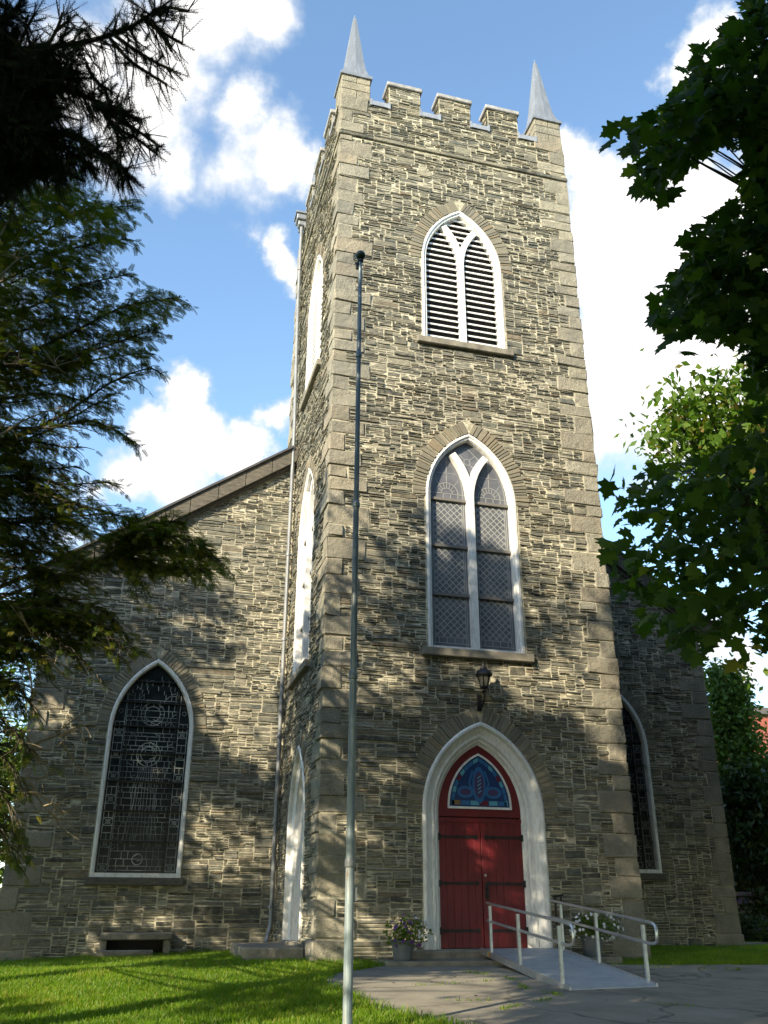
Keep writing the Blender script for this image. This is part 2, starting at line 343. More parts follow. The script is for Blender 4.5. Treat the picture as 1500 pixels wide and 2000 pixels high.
class MB:
    def __init__(s): s.v = []; s.f = []; s.mi = []; s.t = []
    def add(s, vs, fs, mi=0, tone=.5):
        b = len(s.v); s.v.extend([tuple(x) for x in vs])
        for f in fs: s.f.append(tuple(b+i for i in f)); s.mi.append(mi); s.t.append(tone)
    def box(s, x0, x1, y0, y1, z0, z1, mi=0, tone=.5, fr=None, bev=0.0):
        if x0 > x1: x0, x1 = x1, x0
        if y0 > y1: y0, y1 = y1, y0
        if z0 > z1: z0, z1 = z1, z0
        if bev <= 0:
            vs = [(x, y, z) for x in (x0, x1) for y in (y0, y1) for z in (z0, z1)]
            fs = [(0, 1, 3, 2), (4, 6, 7, 5), (0, 4, 5, 1), (2, 3, 7, 6), (0, 2, 6, 4), (1, 5, 7, 3)]
        else:
            e = bev; vs = []; idx = {}
            X = (x0, x1); Y = (y0, y1); Z = (z0, z1)
            for i in (0, 1):
                for j in (0, 1):
                    for k in (0, 1):
                        sx = e if i == 0 else -e; sy = e if j == 0 else -e; sz = e if k == 0 else -e
                        idx[i, j, k, 0] = len(vs); vs.append((X[i], Y[j]+sy, Z[k]+sz))
                        idx[i, j, k, 1] = len(vs); vs.append((X[i]+sx, Y[j], Z[k]+sz))
                        idx[i, j, k, 2] = len(vs); vs.append((X[i]+sx, Y[j]+sy, Z[k]))
            fs = []
            for i in (0, 1):
                q = [idx[i, j, k, 0] for j, k in ((0, 0), (0, 1), (1, 1), (1, 0))]; fs.append(q if i == 0 else q[::-1])
                q = [idx[j, i, k, 1] for j, k in ((0, 0), (1, 0), (1, 1), (0, 1))]; fs.append(q if i == 0 else q[::-1])
                q = [idx[j, k, i, 2] for j, k in ((0, 0), (0, 1), (1, 1), (1, 0))]; fs.append(q if i == 0 else q[::-1])
            for a in (0, 1):
                for b in (0, 1):
                    fs.append((idx[a, b, 0, 0], idx[a, b, 1, 0], idx[a, b, 1, 1], idx[a, b, 0, 1]))
                    fs.append((idx[a, 0, b, 0], idx[a, 1, b, 0], idx[a, 1, b, 2], idx[a, 0, b, 2]))
                    fs.append((idx[0, a, b, 1], idx[1, a, b, 1], idx[1, a, b, 2], idx[0, a, b, 2]))
                    for c in (0, 1): fs.append((idx[a, b, c, 0], idx[a, b, c, 1], idx[a, b, c, 2]))
        if fr: vs = [fr(*p) for p in vs]
        s.add(vs, fs, mi, tone)
    def tube(s, path, rad, n=8, mi=0, tone=.5, cap=True):
        P = [np.array(p, float) for p in path]; R = rad if hasattr(rad, '__len__') else [rad]*len(P)
        vs = []; up = None
        for i, p in enumerate(P):
            t = (P[min(i+1, len(P)-1)]-P[max(i-1, 0)]); L = np.linalg.norm(t); t = t/(L if L > 1e-9 else 1)
            if up is None:
                h = np.array([0, 0, 1.]) if abs(t[2]) < .9 else np.array([1., 0, 0])
                a = np.cross(t, h)
            else: a = up - t*(up @ t)
            a = a/np.linalg.norm(a); up = a; b = np.cross(t, a)
            for k in range(n):
                an = 2*math.pi*k/n; vs.append(p+R[i]*(a*math.cos(an)+b*math.sin(an)))
        fs = []
        for i in range(len(P)-1):
            for k in range(n): fs.append((i*n+k, i*n+(k+1) % n, (i+1)*n+(k+1) % n, (i+1)*n+k))
        if cap: fs.append(tuple(range(n))[::-1]); fs.append(tuple((len(P)-1)*n+k for k in range(n)))
        s.add(vs, fs, mi, tone)
    def lathe(s, cx, cy, prof, n=16, mi=0, tone=.5):
        vs = []; fs = []
        for (r, z) in prof:
            for k in range(n): a = 2*math.pi*k/n; vs.append((cx+r*math.cos(a), cy+r*math.sin(a), z))
        for i in range(len(prof)-1):
            for k in range(n): fs.append((i*n+k, i*n+(k+1) % n, (i+1)*n+(k+1) % n, (i+1)*n+k))
        s.add(vs, fs, mi, tone)
    def build(s, name, mats, parent=None, smooth=False):
        me = bpy.data.meshes.new(name); me.from_pydata(s.v, [], s.f)
        for m in (mats if isinstance(mats, (list, tuple)) else [mats]): me.materials.append(MATS[m])
        me.polygons.foreach_set('material_index', s.mi)
        a = me.attributes.new('tone', 'FLOAT', 'FACE'); a.data.foreach_set('value', s.t)
        if smooth: me.polygons.foreach_set('use_smooth', [True]*len(s.f))
        me.update()
        return link(name, me, parent)

def np_mesh(name, V, F, tone, mats, parent=None, mi=None, smooth=False):
    """V (n,3), F (m,k) arrays -> one mesh object"""
    me = bpy.data.meshes.new(name); V = np.ascontiguousarray(V, np.float32); F = np.ascontiguousarray(F, np.int32)
    m, k = F.shape
    me.vertices.add(len(V)); me.vertices.foreach_set('co', V.ravel())
    me.loops.add(m*k); me.loops.foreach_set('vertex_index', F.ravel())
    me.polygons.add(m); me.polygons.foreach_set('loop_start', np.arange(0, m*k, k, dtype=np.int32))
    try: me.polygons.foreach_set('loop_total', np.full(m, k, np.int32))
    except Exception: pass
    for mm in (mats if isinstance(mats, (list, tuple)) else [mats]): me.materials.append(MATS[mm])
    if mi is not None: me.polygons.foreach_set('material_index', np.ascontiguousarray(mi, np.int32))
    a = me.attributes.new('tone', 'FLOAT', 'FACE'); a.data.foreach_set('value', np.ascontiguousarray(tone, np.float32))
    if smooth: me.polygons.foreach_set('use_smooth', np.ones(m, bool))
    me.update(calc_edges=True); me.validate()
    return link(name, me, parent)

# ------------------------------------------------------------------ ground
def ground_z(x, y):
    x = np.asarray(x, float); y = np.asarray(y, float)
    z = -.05 + .036*np.minimum(y, 0) - .038*np.clip(-.8-x, 0, 6)
    z = z + .012*np.clip(y-6, 0, 60)*0.6
    return z
def G(x, y): return float(ground_z(x, y))

PAVE = [(1.0, -.72), (-.05, -1.75), (-.42, -2.6), (-.5, -3.3), (-.40, -4.4), (-.36, -5.3), (.02, -6.4), (.35, -8), (.8, -12), (1.0, -20), (1.0, -26),
        (40, -26), (40, -2.2), (16, -2.05), (9, -1.62), (7.6, -1.42), (5.9, -1.22), (5.0, -1.1), (4.6, -.9), (4.2, -.62)]
def in_poly(px, py, poly):
    px = np.asarray(px, float); py = np.asarray(py, float); c = np.zeros(px.shape, bool); n = len(poly)
    for i in range(n):
        x0, y0 = poly[i]; x1, y1 = poly[(i+1) % n]
        if y0 == y1: continue
        k = ((y0 > py) != (y1 > py)) & (px < (x1-x0)*(py-y0)/(y1-y0)+x0)
        c ^= k
    return c

def make_ground():
    xs = np.concatenate([np.linspace(-400, -30, 20), np.linspace(-28, 40, 69), np.linspace(45, 400, 20)])
    ys = np.concatenate([np.linspace(-300, -42, 14), np.linspace(-40, 60, 101), np.linspace(65, 500, 20)])
    X, Y = np.meshgrid(xs, ys); Z = ground_z(X, Y)
    V = np.stack([X.ravel(), Y.ravel(), Z.ravel()], 1); nx = len(xs)
    i = np.arange(len(ys)-1)[:, None]*nx+np.arange(nx-1)[None]
    F = np.stack([i, i+1, i+nx+1, i+nx], -1).reshape(-1, 4)
    tag(np_mesh('ground', V, F, np.full(len(F), .5), 'lawn'), kind='structure')
make_ground()

def make_pavement():
    # dense sheet following the terrain, ragged edge
    pts = []
    n = len(PAVE)
    for i in range(n):
        a = np.array(PAVE[i]); b = np.array(PAVE[(i+1) % n]); L = np.linalg.norm(b-a); k = max(1, int(L/.12)) if L < 9 else 12
        for j in range(k):
            q = a+(b-a)*j/k
            if L < 9: q = q+rng.normal(0, .022, 2)
            pts.append(q)
    tri = tessellate_polygon([[Vector((p[0], p[1], 0)) for p in pts]])
    mb = MB(); mb.add([(p[0], p[1], G(*p)+.012) for p in pts], [tuple(t) for t in tri])
    tag(mb.build('pavement', 'old_asphalt'), kind='structure')
make_pavement()

# ------------------------------------------------------------------ where the photo shows sun and shade (steers gaps in the crowns)
LIT = [([(-400, -500), (2200, -500), (2200, 1165), (1180, 1130), (1010, 1085), (830, 985), (640, 930), (600, 860), (560, 870), (420, 960), (-100, 1260)], 1.0),
       ([(425, 945), (575, 860), (562, 1110), (540, 1110), (470, 1080), (400, 1040)], .97),
       ([(430, 1100), (545, 1110), (555, 1260), (400, 1250), (480, 1160)], .55),
       ([(640, 1000), (840, 1020), (830, 1190), (640, 1230)], .55),
       ([(1010, 1060), (1190, 1120), (1200, 1280), (1030, 1200)], .6),
       ([(640, 1255), (1110, 1275), (1130, 1395), (1000, 1400), (640, 1385)], .93),
       ([(1090, 1200), (1215, 1240), (1225, 1480), (1140, 1440)], .75),
       ([(605, 1575), (735, 1565), (735, 1640), (605, 1650)], .93), ([(605, 1690), (735, 1720), (735, 1900), (605, 1900)], .93),
       ([(690, 1490), (800, 1470), (830, 1520), (720, 1570)], .93), ([(740, 1740), (835, 1790), (835, 1900), (740, 1880)], .93),
       ([(868, 1560), (905, 1540), (1005, 1740), (1020, 1850), (950, 1850), (930, 1760)], .95), ([(826, 1480), (880, 1430), (890, 1460), (850, 1530), (850, 1850), (826, 1850)], .8),
       ([(1076, 1590), (1120, 1640), (1120, 1720), (1076, 1680)], .93), ([(1190, 1560), (1235, 1560), (1245, 1760), (1210, 1760)], .8),
       ([(1130, 1290), (1215, 1300), (1225, 1500), (1150, 1470)], .95), ([(380, 1290), (548, 1270), (548, 1470), (470, 1500), (385, 1430)], .93),
       ([(380, 1560), (470, 1600), (545, 1580), (545, 1745), (372, 1720)], .85), ([(60, 1785), (200, 1770), (400, 1780), (540, 1800), (540, 1835), (150, 1850)], .8), ([(80, 1360), (190, 1370), (170, 1440), (60, 1430)], .85),
       ([(650, 1910), (960, 1900), (1000, 1925), (700, 1945)], .98), ([(700, 1958), (1010, 1950), (1050, 1975), (760, 1990)], .98), ([(1180, 1940), (1330, 1930), (1350, 1950), (1200, 1960)], .9), ([(1400, 1960), (1500, 1950), (1500, 1990), (1420, 1990)], .9),
       ([(850, 1640), (960, 1600), (1030, 1760), (1040, 1860), (930, 1860)], .5),
       ([(1020, 1500), (1075, 1500), (1080, 1860), (1030, 1860)], .6),
       ([(-60, 1882), (200, 1892), (420, 1897), (640, 1892), (690, 1908), (560, 1930), (420, 1936), (250, 1975), (-60, 1985)], .98), ([(-60, 1990), (300, 1990), (600, 1965), (640, 1990), (640, 2060), (-60, 2060)], .8),
       ([(370, 1560), (545, 1590), (545, 1700), (380, 1690)], .5),
       ([(640, 1905), (1000, 1900), (1100, 1990), (700, 2000)], .5),
       ([(550, 1650), (600, 1650), (600, 1850), (545, 1850)], .7)]
def lit_prob(P):
    """share of sun the surface that P would shade gets in the photo; nan where P shades nothing in view"""
    P = np.asarray(P, float); n = len(P); best = np.full(n, 1e9); H = np.full((n, 3), np.nan)
    for ax, val, chk in ((1, 0.0, lambda q: (q[:, 0] > 0) & (q[:, 0] < 6.2) & (q[:, 2] > -.05) & (q[:, 2] < 23)),
                         (0, 0.0, lambda q: (q[:, 1] > 0) & (q[:, 1] < 6) & (q[:, 2] > -.05) & (q[:, 2] < 23)),
                         (1, 4.6, lambda q: (q[:, 0] > -5.9) & (q[:, 0] < 0) & (q[:, 2] > -.2) & (q[:, 2] < 12)),
                         (2, -.15, lambda q: (q[:, 0] > -60))):
        t = (P[:, ax]-val)/SUN[ax]
        q = P - t[:, None]*SUN
        ok = (t > .3) & chk(q) & (t < best)
        best[ok] = t[ok]; H[ok] = q[ok]
    out = np.full(n, np.nan); ok = ~np.isnan(H[:, 0])
    if ok.any():
        u, v, z = project(H[ok]); o = np.full(ok.sum(), .05)
        for poly, p in LIT:
            k = in_poly(u, v, poly); o[k] = np.maximum(o[k], p)
        o[(z < 1) | (u < -60) | (u > 1560) | (v > 2200) | (v < -300)] = np.nan
        out[ok] = o
    return out
def gap_filter(P, power=1.0):
    lp = lit_prob(P); keep = np.ones(len(P), bool); k = ~np.isnan(lp)
    keep[k] = rng.random(k.sum()) > np.minimum(lp[k]*power, 1)
    return keep

# ------------------------------------------------------------------ masonry
D = 4.6                      # how far the nave gable stands behind the tower face
TW = 6.2                     # tower width
AX = 3.12                    # axis of door and windows
F_front = lambda s, t, d: (s, -d, t)
F_left = lambda s, t, d: (-d, s, t)
F_right = lambda s, t, d: (TW+d, s, t)
F_nave = lambda s, t, d: (s, D-d, t)
NX0, NX1 = -5.6, 11.5
F_nleft = lambda s, t, d: (NX0-d, s, t)
F_nright = lambda s, t, d: (NX1+d, s, t)

class Arch:
    def __init__(a, sc, sill, spring, hw, apex):
        a.sc, a.sill, a.spring, a.hw, a.apex = sc, sill, spring, hw, apex
        h = apex-spring; a.c = (h*h-hw*hw)/(2*hw); a.r = hw+a.c
    def top(a, e=0):                         # apex height of the outline offset inwards by e
        R = a.r-e; return a.spring+math.sqrt(max(R*R-a.c*a.c, 1e-6))
    def half(a, e, n):                       # right half: bottom, spring ... apex
        R = a.r-e; th = math.acos(min(1, a.c/R))
        return [(a.sc+a.hw-e, a.sill)]+[(a.sc-a.c+R*math.cos(th*i/n), a.spring+R*math.sin(th*i/n)) for i in range(n+1)]
    def outline(a, e=0, n=14, up=0.0):
        r = [(s, t+(up if i == 0 else 0)) for i, (s, t) in enumerate(a.half(e, n))]
        l = [(2*a.sc-s, t) for s, t in r]
        return l[:-1]+r[::-1]                # bottom-left, up, apex, down, bottom-right
    def inside(a, s, t, e=0):
        s = np.abs(np.asarray(s)-a.sc); t = np.asarray(t)
        R = a.r-e
        return ((t >= a.sill) & (t < a.spring) & (s < a.hw-e)) | ((t >= a.spring) & ((s+a.c)**2+(t-a.spring)**2 < R*R))
    def width_at(a, t, e=0):
        if t <= a.spring: return a.hw-e
        q = (a.r-e)**2-(t-a.spring)**2
        return max(0.0, math.sqrt(q)-a.c) if q > 0 else 0.0

def rubble(mb, fr, S0, S1, T0, T1, blocked, du=.04, dv=.018, hmean=1.0):
    """lay individual stones of random length and height into the free cells of a wall"""
    ns = int(round((S1-S0)/du)); nt = int(round((T1-T0)/dv)); du = (S1-S0)/ns; dv = (T1-T0)/nt
    sc = S0+(np.arange(ns)+.5)*du; tc = T0+(np.arange(nt)+.5)*dv
    SS, TT = np.meshgrid(sc, tc)
    occ = blocked(SS, TT)
    R = random.random
    for j in range(nt):
        t_here = T0+j*dv
        base_ = (1.40 if t_here < 1.2 else 1.12 if t_here < 4 else .95 if t_here < 9 else .86)*hmean
        i = 0
        while i < ns:
            if occ[j, i]: i += 1; continue
            big = base_*(1+.38*math.sin(1.7*(S0+i*du)+2.1*math.sin(1.3*t_here))*math.sin(1.1*t_here+.9*(S0+i*du)))
            h = max(1, int(round(random.choice((.034, .036, .04, .046, .05, .056, .062, .075, .095))*big/dv)))
            if R() < .055: h = int(round(random.uniform(.12, .19)*big/dv))
            wl = random.lognormvariate(math.log(.38*big), .6); wl = min(max(wl, .10), 1.2)
            wn = max(2, int(wl/du)); k = 0
            while k < wn and i+k < ns and not occ[j, i+k]: k += 1
            rest = 0
            while i+k+rest < ns and rest < 3 and not occ[j, i+k+rest]: rest += 1
            if rest < 3: k += rest
            h = min(h, max(1, int(k*du*random.uniform(.35, .6)/dv)))
            hh = 1
            while hh < h and j+hh < nt and not occ[j+hh, i:i+k].any(): hh += 1
            if j+hh < nt and hh < h+2:        # do not leave slivers on top
                pass
            occ[j:j+hh, i:i+k] = True
            stone(mb, fr, S0+i*du, S0+(i+k)*du, T0+j*dv, T0+(j+hh)*dv)
            i += k
def stone(mb, fr, a, b, c, d, tone=None, proud=None):
    R = random.random
    js = .001+.009*R()**3; jt = .001+.006*R()**2.5
    a += js; b -= js; c += jt; d -= jt
    L = b-a; H = d-c
    if L < .03 or H < .012: return
    n = 1 if L < .2 else 2 if L < .45 else 3
    pr = proud if proud is not None else (.002+.032*R()**1.7)
    e = min(.012, H*.22, L*.2)
    tilt = (R()-.5)*.012; ro = (R()-.5)*.016
    vs = []; slope = (R()-.5)*min(.04, H*.45)
    jag = min(.016, H*.22)
    lo = []; hi = []
    for i in range(n+1):
        x = a+L*i/n; sl = slope*(i/n-.5)
        lo.append((x, c+sl*.6+(R()-.5)*jag)); hi.append((x+(R()-.5)*.01, d+sl*.6+(R()-.5)*jag))
    lo[0] = (a+R()*.014, lo[0][1]); lo[-1] = (b-R()*.014, lo[-1][1]); hi[0] = (a+R()*.018, hi[0][1]); hi[-1] = (b-R()*.018, hi[-1][1])
    ring = lo+hi[::-1]; m = len(ring)
    cs = sum(p[0] for p in ring)/m; ct = (c+d)/2
    for s, t in ring: vs.append(fr(s, t, -.012))
    for s, t in ring:
        s2 = s+(e if s < cs else -e)*(1 if abs(s-cs) > L*.45 else .0); t2 = t+(e if t < ct else -e)
        vs.append(fr(s2, t2, pr+tilt*(s-cs)/max(L, .1)*2+ro*(t-ct)/max(H, .05)+(R()-.5)*.007))
    fs = [(k, (k+1) % m, m+(k+1) % m, m+k) for k in range(m)]
    for i in range(n):
        fs.append((m+i, m+i+1, m+(m-2-i), m+(m-1-i)))
    mb.add(vs, fs, 0, R() if tone is None else tone)

def voussoirs(mb, fr, arch, depth=.33, e0=0.0, full=False):
    """wedge stones standing on edge round the pointed head"""
    for side in (1, -1):
        R0 = arch.r-e0; th = math.acos(arch.c/R0); a = -.02
        while a < th-.02:
            da = random.uniform(.045, .10)/R0*1.1
            if random.random() < .10: da *= 2.0
            if th-a-da < .03: da = th-a
            dp = depth*random.uniform(.86, 1.08); g = .010/R0
            pr = .014+.02*random.random()
            pts = []
            for rr, aa in ((R0+.004, a+g), (R0+.004, a+da-g), (R0+dp, a+da-g*.7), (R0+dp, a+g*.7)):
                s = arch.sc+side*(-arch.c+rr*math.cos(aa)); t = arch.spring+rr*math.sin(aa)
                if side*(s-arch.sc) < .004: s = arch.sc+side*.004
                pts.append((s, t))
            cs = sum(p[0] for p in pts)/4; ct = sum(p[1] for p in pts)/4
            vs = [fr(s, t, -.012) for s, t in pts]+[fr(s+(cs-s)*.06, t+(ct-t)*.06, pr+(random.random()-.5)*.008) for s, t in pts]
            mb.add(vs, [(0, 1, 5, 4), (1, 2, 6, 5), (2, 3, 7, 6), (3, 0, 4, 7), (4, 5, 6, 7)], 0, random.random())
            a += da

def backing(mb, fr, outer, holes, d=0.0, thick=.30):
    """mortar body of a wall: front sheet with the openings cut out, and the reveals of the openings"""
    polys = [[Vector((s, t, 0)) for s, t in outer]]+[[Vector((s, t, 0)) for s, t in h] for h in holes]
    tri = tessellate_polygon(polys); flatp = [p for q in polys for p in q]
    mb.add([fr(p.x, p.y, d) for p in flatp], [tuple(t) for t in tri], 0)
    for h in holes:
        n = len(h); vs = [fr(s, t, d) for s, t in h]+[fr(s, t, d-thick) for s, t in h]
        mb.add(vs, [(i, (i+1) % n, n+(i+1) % n, n+i) for i in range(n)], 0)

def sweep(mb, fr, arch, prof, n=14, mi=0, up=0.0, bottom=True):
    """run a moulding profile [(inset, depth), ...] up one jamb, round the head and down the other"""
    rows = [[fr(s, t, dd) for s, t in arch.outline(e, n, up)] for e, dd in prof]
    m = len(rows[0]); vs = [p for r in rows for p in r]; fs = []
    for i in range(len(rows)-1):
        for k in range(m-1): fs.append((i*m+k, i*m+k+1, (i+1)*m+k+1, (i+1)*m+k))
    if bottom:
        fs.append(tuple(i*m for i in range(len(rows)))); fs.append(tuple(i*m+m-1 for i in range(len(rows)))[::-1])
    mb.add(vs, fs, mi)
def strip(mb, fr, p, q, wdt, d0, d1, mi=0, tone=.5):
    p = np.array(p, float); q = np.array(q, float); t = q-p; L = np.linalg.norm(t)
    if L < 1e-4: return
    nn = np.array([-t[1], t[0]])/L*wdt/2
    c = [p+nn, p-nn, q-nn, q+nn]
    vs = [fr(x, y, d0) for x, y in c]+[fr(x, y, d1) for x, y in c]
    mb.add(vs, [(4, 5, 6, 7), (0, 1, 5, 4), (1, 2, 6, 5), (2, 3, 7, 6), (3, 0, 4, 7)], mi, tone)
def polystrip(mb, fr, pts, wdt, d0, d1, mi=0, tone=.5):
    for a, b in zip(pts[:-1], pts[1:]): strip(mb, fr, a, b, wdt, d0, d1, mi, tone)
def fan(mb, fr, pts, d, mi=0, tone=.5):
    mb.add([fr(s, t, d) for s, t in pts], [tuple(range(len(pts)))], mi, tone)

# ------------------------------------------------------------------ the church
church = empty('stone_church', (3.1, 0, 0))
tag(church, 'grey rubble stone church with a battlemented square tower and red arched door', 'church')

# openings -----------------------------------------------------------------------
A_bell = Arch(AX, 12.86, 15.22, 1.03, 16.90)
A_mid = Arch(AX, 5.50, 8.88, 1.03, 10.47)
A_door = Arch(AX, 0.13, 2.42, 1.20, 4.08)
LC = 2.62
A_lbell = Arch(LC, 12.86, 15.22, 1.0, 16.90)
A_lmid = Arch(LC, 5.50, 8.88, 1.0, 10.47)
A_ldoor = Arch(2.25, .20, 2.25, .92, 3.85)
A_nl = Arch(-3.0, 1.36, 4.45, .93, 6.05)
A_nr = Arch(8.85, 1.58, 4.60, .72, 6.15)
A_nr = Arch(8.62, 1.58, 4.60, .90, 6.15)

# quoins --------------------------------------------------------------------------
Q_TOP = 20.86
def quoin_rows(z0, z1):
    rows = []; z = z0; k = 0
    while z < z1-.12:
        h = random.uniform(.27, .47)
        if z1-z-h < .2: h = z1-z
        rows.append((z, z+h, k % 2)); z += h; k += 1
    return rows
def quoin_len(longer): return random.uniform(.52, .86) if longer else random.uniform(.27, .46)
tower_q = {}
def corner(cx, cy, sx, sy, rows, lenmul=1.0, foot=None):
    """stack of dressed blocks wrapping a corner at (cx,cy); sx, sy point along the two faces"""
    mb = MB(); store = []
    for (z0, z1, par) in rows:
        la = quoin_len(par == 0)*lenmul; lb = quoin_len(par == 1)*lenmul
        store.append((z0, z1, la, lb)); p = .012+.03*random.random()
        mb.box(cx-sx*p, cx+sx*la, cy-sy*(.012+.03*random.random()), cy+sy*lb, z0+.004, z1-.004, 0, random.random(), None, .012+.018*random.random())
    if foot: mb.box(*foot, 0, random.random(), None, .03)
    mb.v = [(x+random.uniform(-.019, .019), y+random.uniform(-.019, .019), z+random.uniform(-.011, .011)) for x, y, z in mb.v]
    mb.build('quoins', 'granite', church)
    return store
qL = corner(0, 0, 1, 1, quoin_rows(.3, 20.05), 1, (-.07, .62, -.075, .55, -.35, .29))
qR = corner(TW, 0, -1, 1, quoin_rows(.3, 20.05), 1, (TW-.7, TW+.07, -.075, .55, -.35, .29))
qB = corner(0, TW, 1, -1, quoin_rows(8.5, 20.05))
qC = corner(TW, TW, -1, -1, quoin_rows(8.5, 20.05))
qn = corner(NX0, D, 1, 1, quoin_rows(-.3, 7.9), 1.0)
qn2 = corner(NX1, D, -1, 1, quoin_rows(.24, 7.9), .98, (NX1-.75, NX1+.055, D-.055, D+.6, -.3, .23))
def qblock(store, side, edge_s, direction, S, T):
    b = np.zeros(S.shape, bool)
    for z0, z1, la, lb in store:
        L = la if side == 0 else lb
        k = (T > z0) & (T < z1)
        b |= k & ((S < edge_s+L) if direction > 0 else (S > edge_s-L))
    return b

# tower walls ----------------------------------------------------------------------
def tower_face(fr, W, arches, stores, name, coarse=False, z0=.28):
    st = MB(); mo = MB()
    def blk(S, T):
        b = np.zeros(S.shape, bool)
        for a in arches: b |= a.inside(S, T, -.015)
        for a in arches: b |= ((S-a.sc)**2 >= 0) & a.inside(S, T, -.31) & (T > a.spring-.03)
        for sd, ed, dr, stv in stores: b |= qblock(stv, sd, ed, dr, S, T)
        return b
    kw = dict(du=.09, dv=.05, hmean=1.35) if coarse else {}
    rubble(st, fr, 0.02, W-.02, z0, 18.60, blk, **kw)
    rubble(st, fr, 0.02, W-.02, 18.78, 20.0, blk, **kw)
    for a in arches:
        vo = MB(); voussoirs(vo, fr, a); vo.build('arch_stones', 'arch_stone', church)
    backing(mo, fr, [(0, -.4), (W, -.4), (W, 20.0), (0, 20.0)], [a.outline(0, 14) for a in arches])
    return st, mo
tall = MB(); mort = MB()
def merge(dst, src): dst.add(src.v, [], 0); b = len(dst.v)-len(src.v); dst.f.extend([tuple(b+i for i in f) for f in src.f]); dst.mi.extend(src.mi); dst.t.extend(src.t)
s1, m1 = tower_face(F_front, TW, [A_bell, A_mid, A_door], [(0, 0, 1, qL), (0, TW, -1, qR)], 'front')
s2, m2 = tower_face(F_left, TW, [A_lbell, A_lmid, A_ldoor], [(1, 0, 1, qL), (1, TW, -1, qB)], 'left')
s3, m3 = tower_face(F_right, TW, [], [(1, 0, 1, qR), (1, TW, -1, qC)], 'right', coarse=True)
for s_ in (s1, s2, s3): merge(tall, s_)
for m_ in (m1, m2, m3): merge(mort, m_)
# plinth courses at the foot of the tower
for fr, W in ((F_front, TW), (F_left, D)):
    hole = A_door if fr is F_front else A_ldoor
    rubble(tall, (lambda s, t, d, fr=fr: fr(s, t, d+.055)), .5, W-.1, -.3, .27,
           lambda S, T, hole=hole, W=W, fr=fr: (np.abs(S-hole.sc) < hole.hw+.03) | ((S > TW-.72) if fr is F_front else (S > W)), hmean=.95)
    for a0, a1 in ((.5, hole.sc-hole.hw-.03), (hole.sc+hole.hw+.03, W-.1)):
        mort.box(a0, a1, -.2, .055, -.35, .285, 0, .5, (lambda x, y, z, fr=fr: fr(x, z, y)))
wall_o = tall.build('tower_stonework', 'rubble', church)
mort.box(.3, TW-.3, TW-.31, TW, -.4, 20.0)
mort.build('tower_wall', 'mortar', church)
# near-black box, the dark of the unlit room painted in behind the openings
dk = MB(); dk.box(.32, TW-.32, .32, TW-.4, -.2, 18.0); dk.build('tower_interior', 'unlit_black', church)

# string course
sc_ = MB()
for (x0, x1, y0, y1) in ((-.055, TW+.055, -.055, 0), (-.055, 0, 0, TW), (TW, TW+.055, 0, TW), (-.055, TW+.055, TW, TW+.055)):
    k = max(1, int(max(x1-x0, y1-y0)/.9))
    for i in range(k):
        if x1-x0 > y1-y0: sc_.box(x0+(x1-x0)*i/k+.003, x0+(x1-x0)*(i+1)/k-.003, y0, y1+.02, 18.66, 18.77, 0, random.random(), None, .015)
        else: sc_.box(x0, x1+.0, y0+(y1-y0)*i/k+.003, y0+(y1-y0)*(i+1)/k-.003, 18.66, 18.77, 0, random.random(), None, .015)
sc_.build('string_course', 'rubble', church)

# battlements: parapet, merlons with capstones, lead flashings in the gaps
MER = [(1.27, 2.13), (2.66, 3.54), (4.05, 4.92)]
bt = MB(); btm = MB()
def parapet(fr, mirror=False):
    for a, b in MER:
        none = lambda S, T: np.zeros(S.shape, bool)
        rubble(bt, fr, a, b, 20.0, 20.72, none)
        btm.box(a, b, -.42, 0, 19.98, 20.72, 0, .5, lambda x, y, z: fr(x, z, y))
        for ea, sgn in ((a, -1), (b, 1)):
            rubble(bt, (lambda s, t, d, ea=ea, sgn=sgn: fr(ea+sgn*d, t, -s)), .0, .42, 20.0, 20.72, none)
        k = 2
        cp = MB(); cp.box(a-.06, b+.06, -.48, .06, 20.72, 20.86, 0, random.random(), (lambda x, y, z: fr(x, z, y)), .02); cp.build('merlon_cap', 'cap_stone', church)
    edges = [.78]+[e for m in MER for e in m]+[TW-.78]
    for a, b in zip(edges[0::2], edges[1::2]):
        fl = MB()
        fl.box(a-.02, b+.02, -.45, .045, 20.0, 20.035, 0, .5, lambda x, y, z: fr(x, z, y))
        fl.box(a-.02, b+.02, .022, .05, 19.88, 20.0, 0, .5, lambda x, y, z: fr(x, z, y))
        for ea in (a, b): fl.box(ea-.03, ea+.03, .0, .056, 19.86, 20.08, 0, .5, lambda x, y, z: fr(x, z, y))
        fl.build('parapet_flashing', 'flashing', church)
parapet(F_front); parapet(F_left); parapet(F_right)
parapet(lambda s, t, d: (s, TW+d, t))
btm.box(.02, TW-.02, .02, .42, 18.7, 19.97); btm.box(.02, .42, .45, TW-.45, 18.7, 19.97); btm.box(TW-.42, TW-.02, .45, TW-.45, 18.7, 19.97); btm.box(.02, TW-.02, TW-.42, TW-.02, 18.7, 19.97)
bt.build('battlement_stones', 'rubble', church); btm.build('battlements', 'mortar', church)
tr = MB(); tr.box(.4, TW-.4, .4, TW-.4, 18.9, 19.1); tr.build('tower_roof', 'flashing', church)
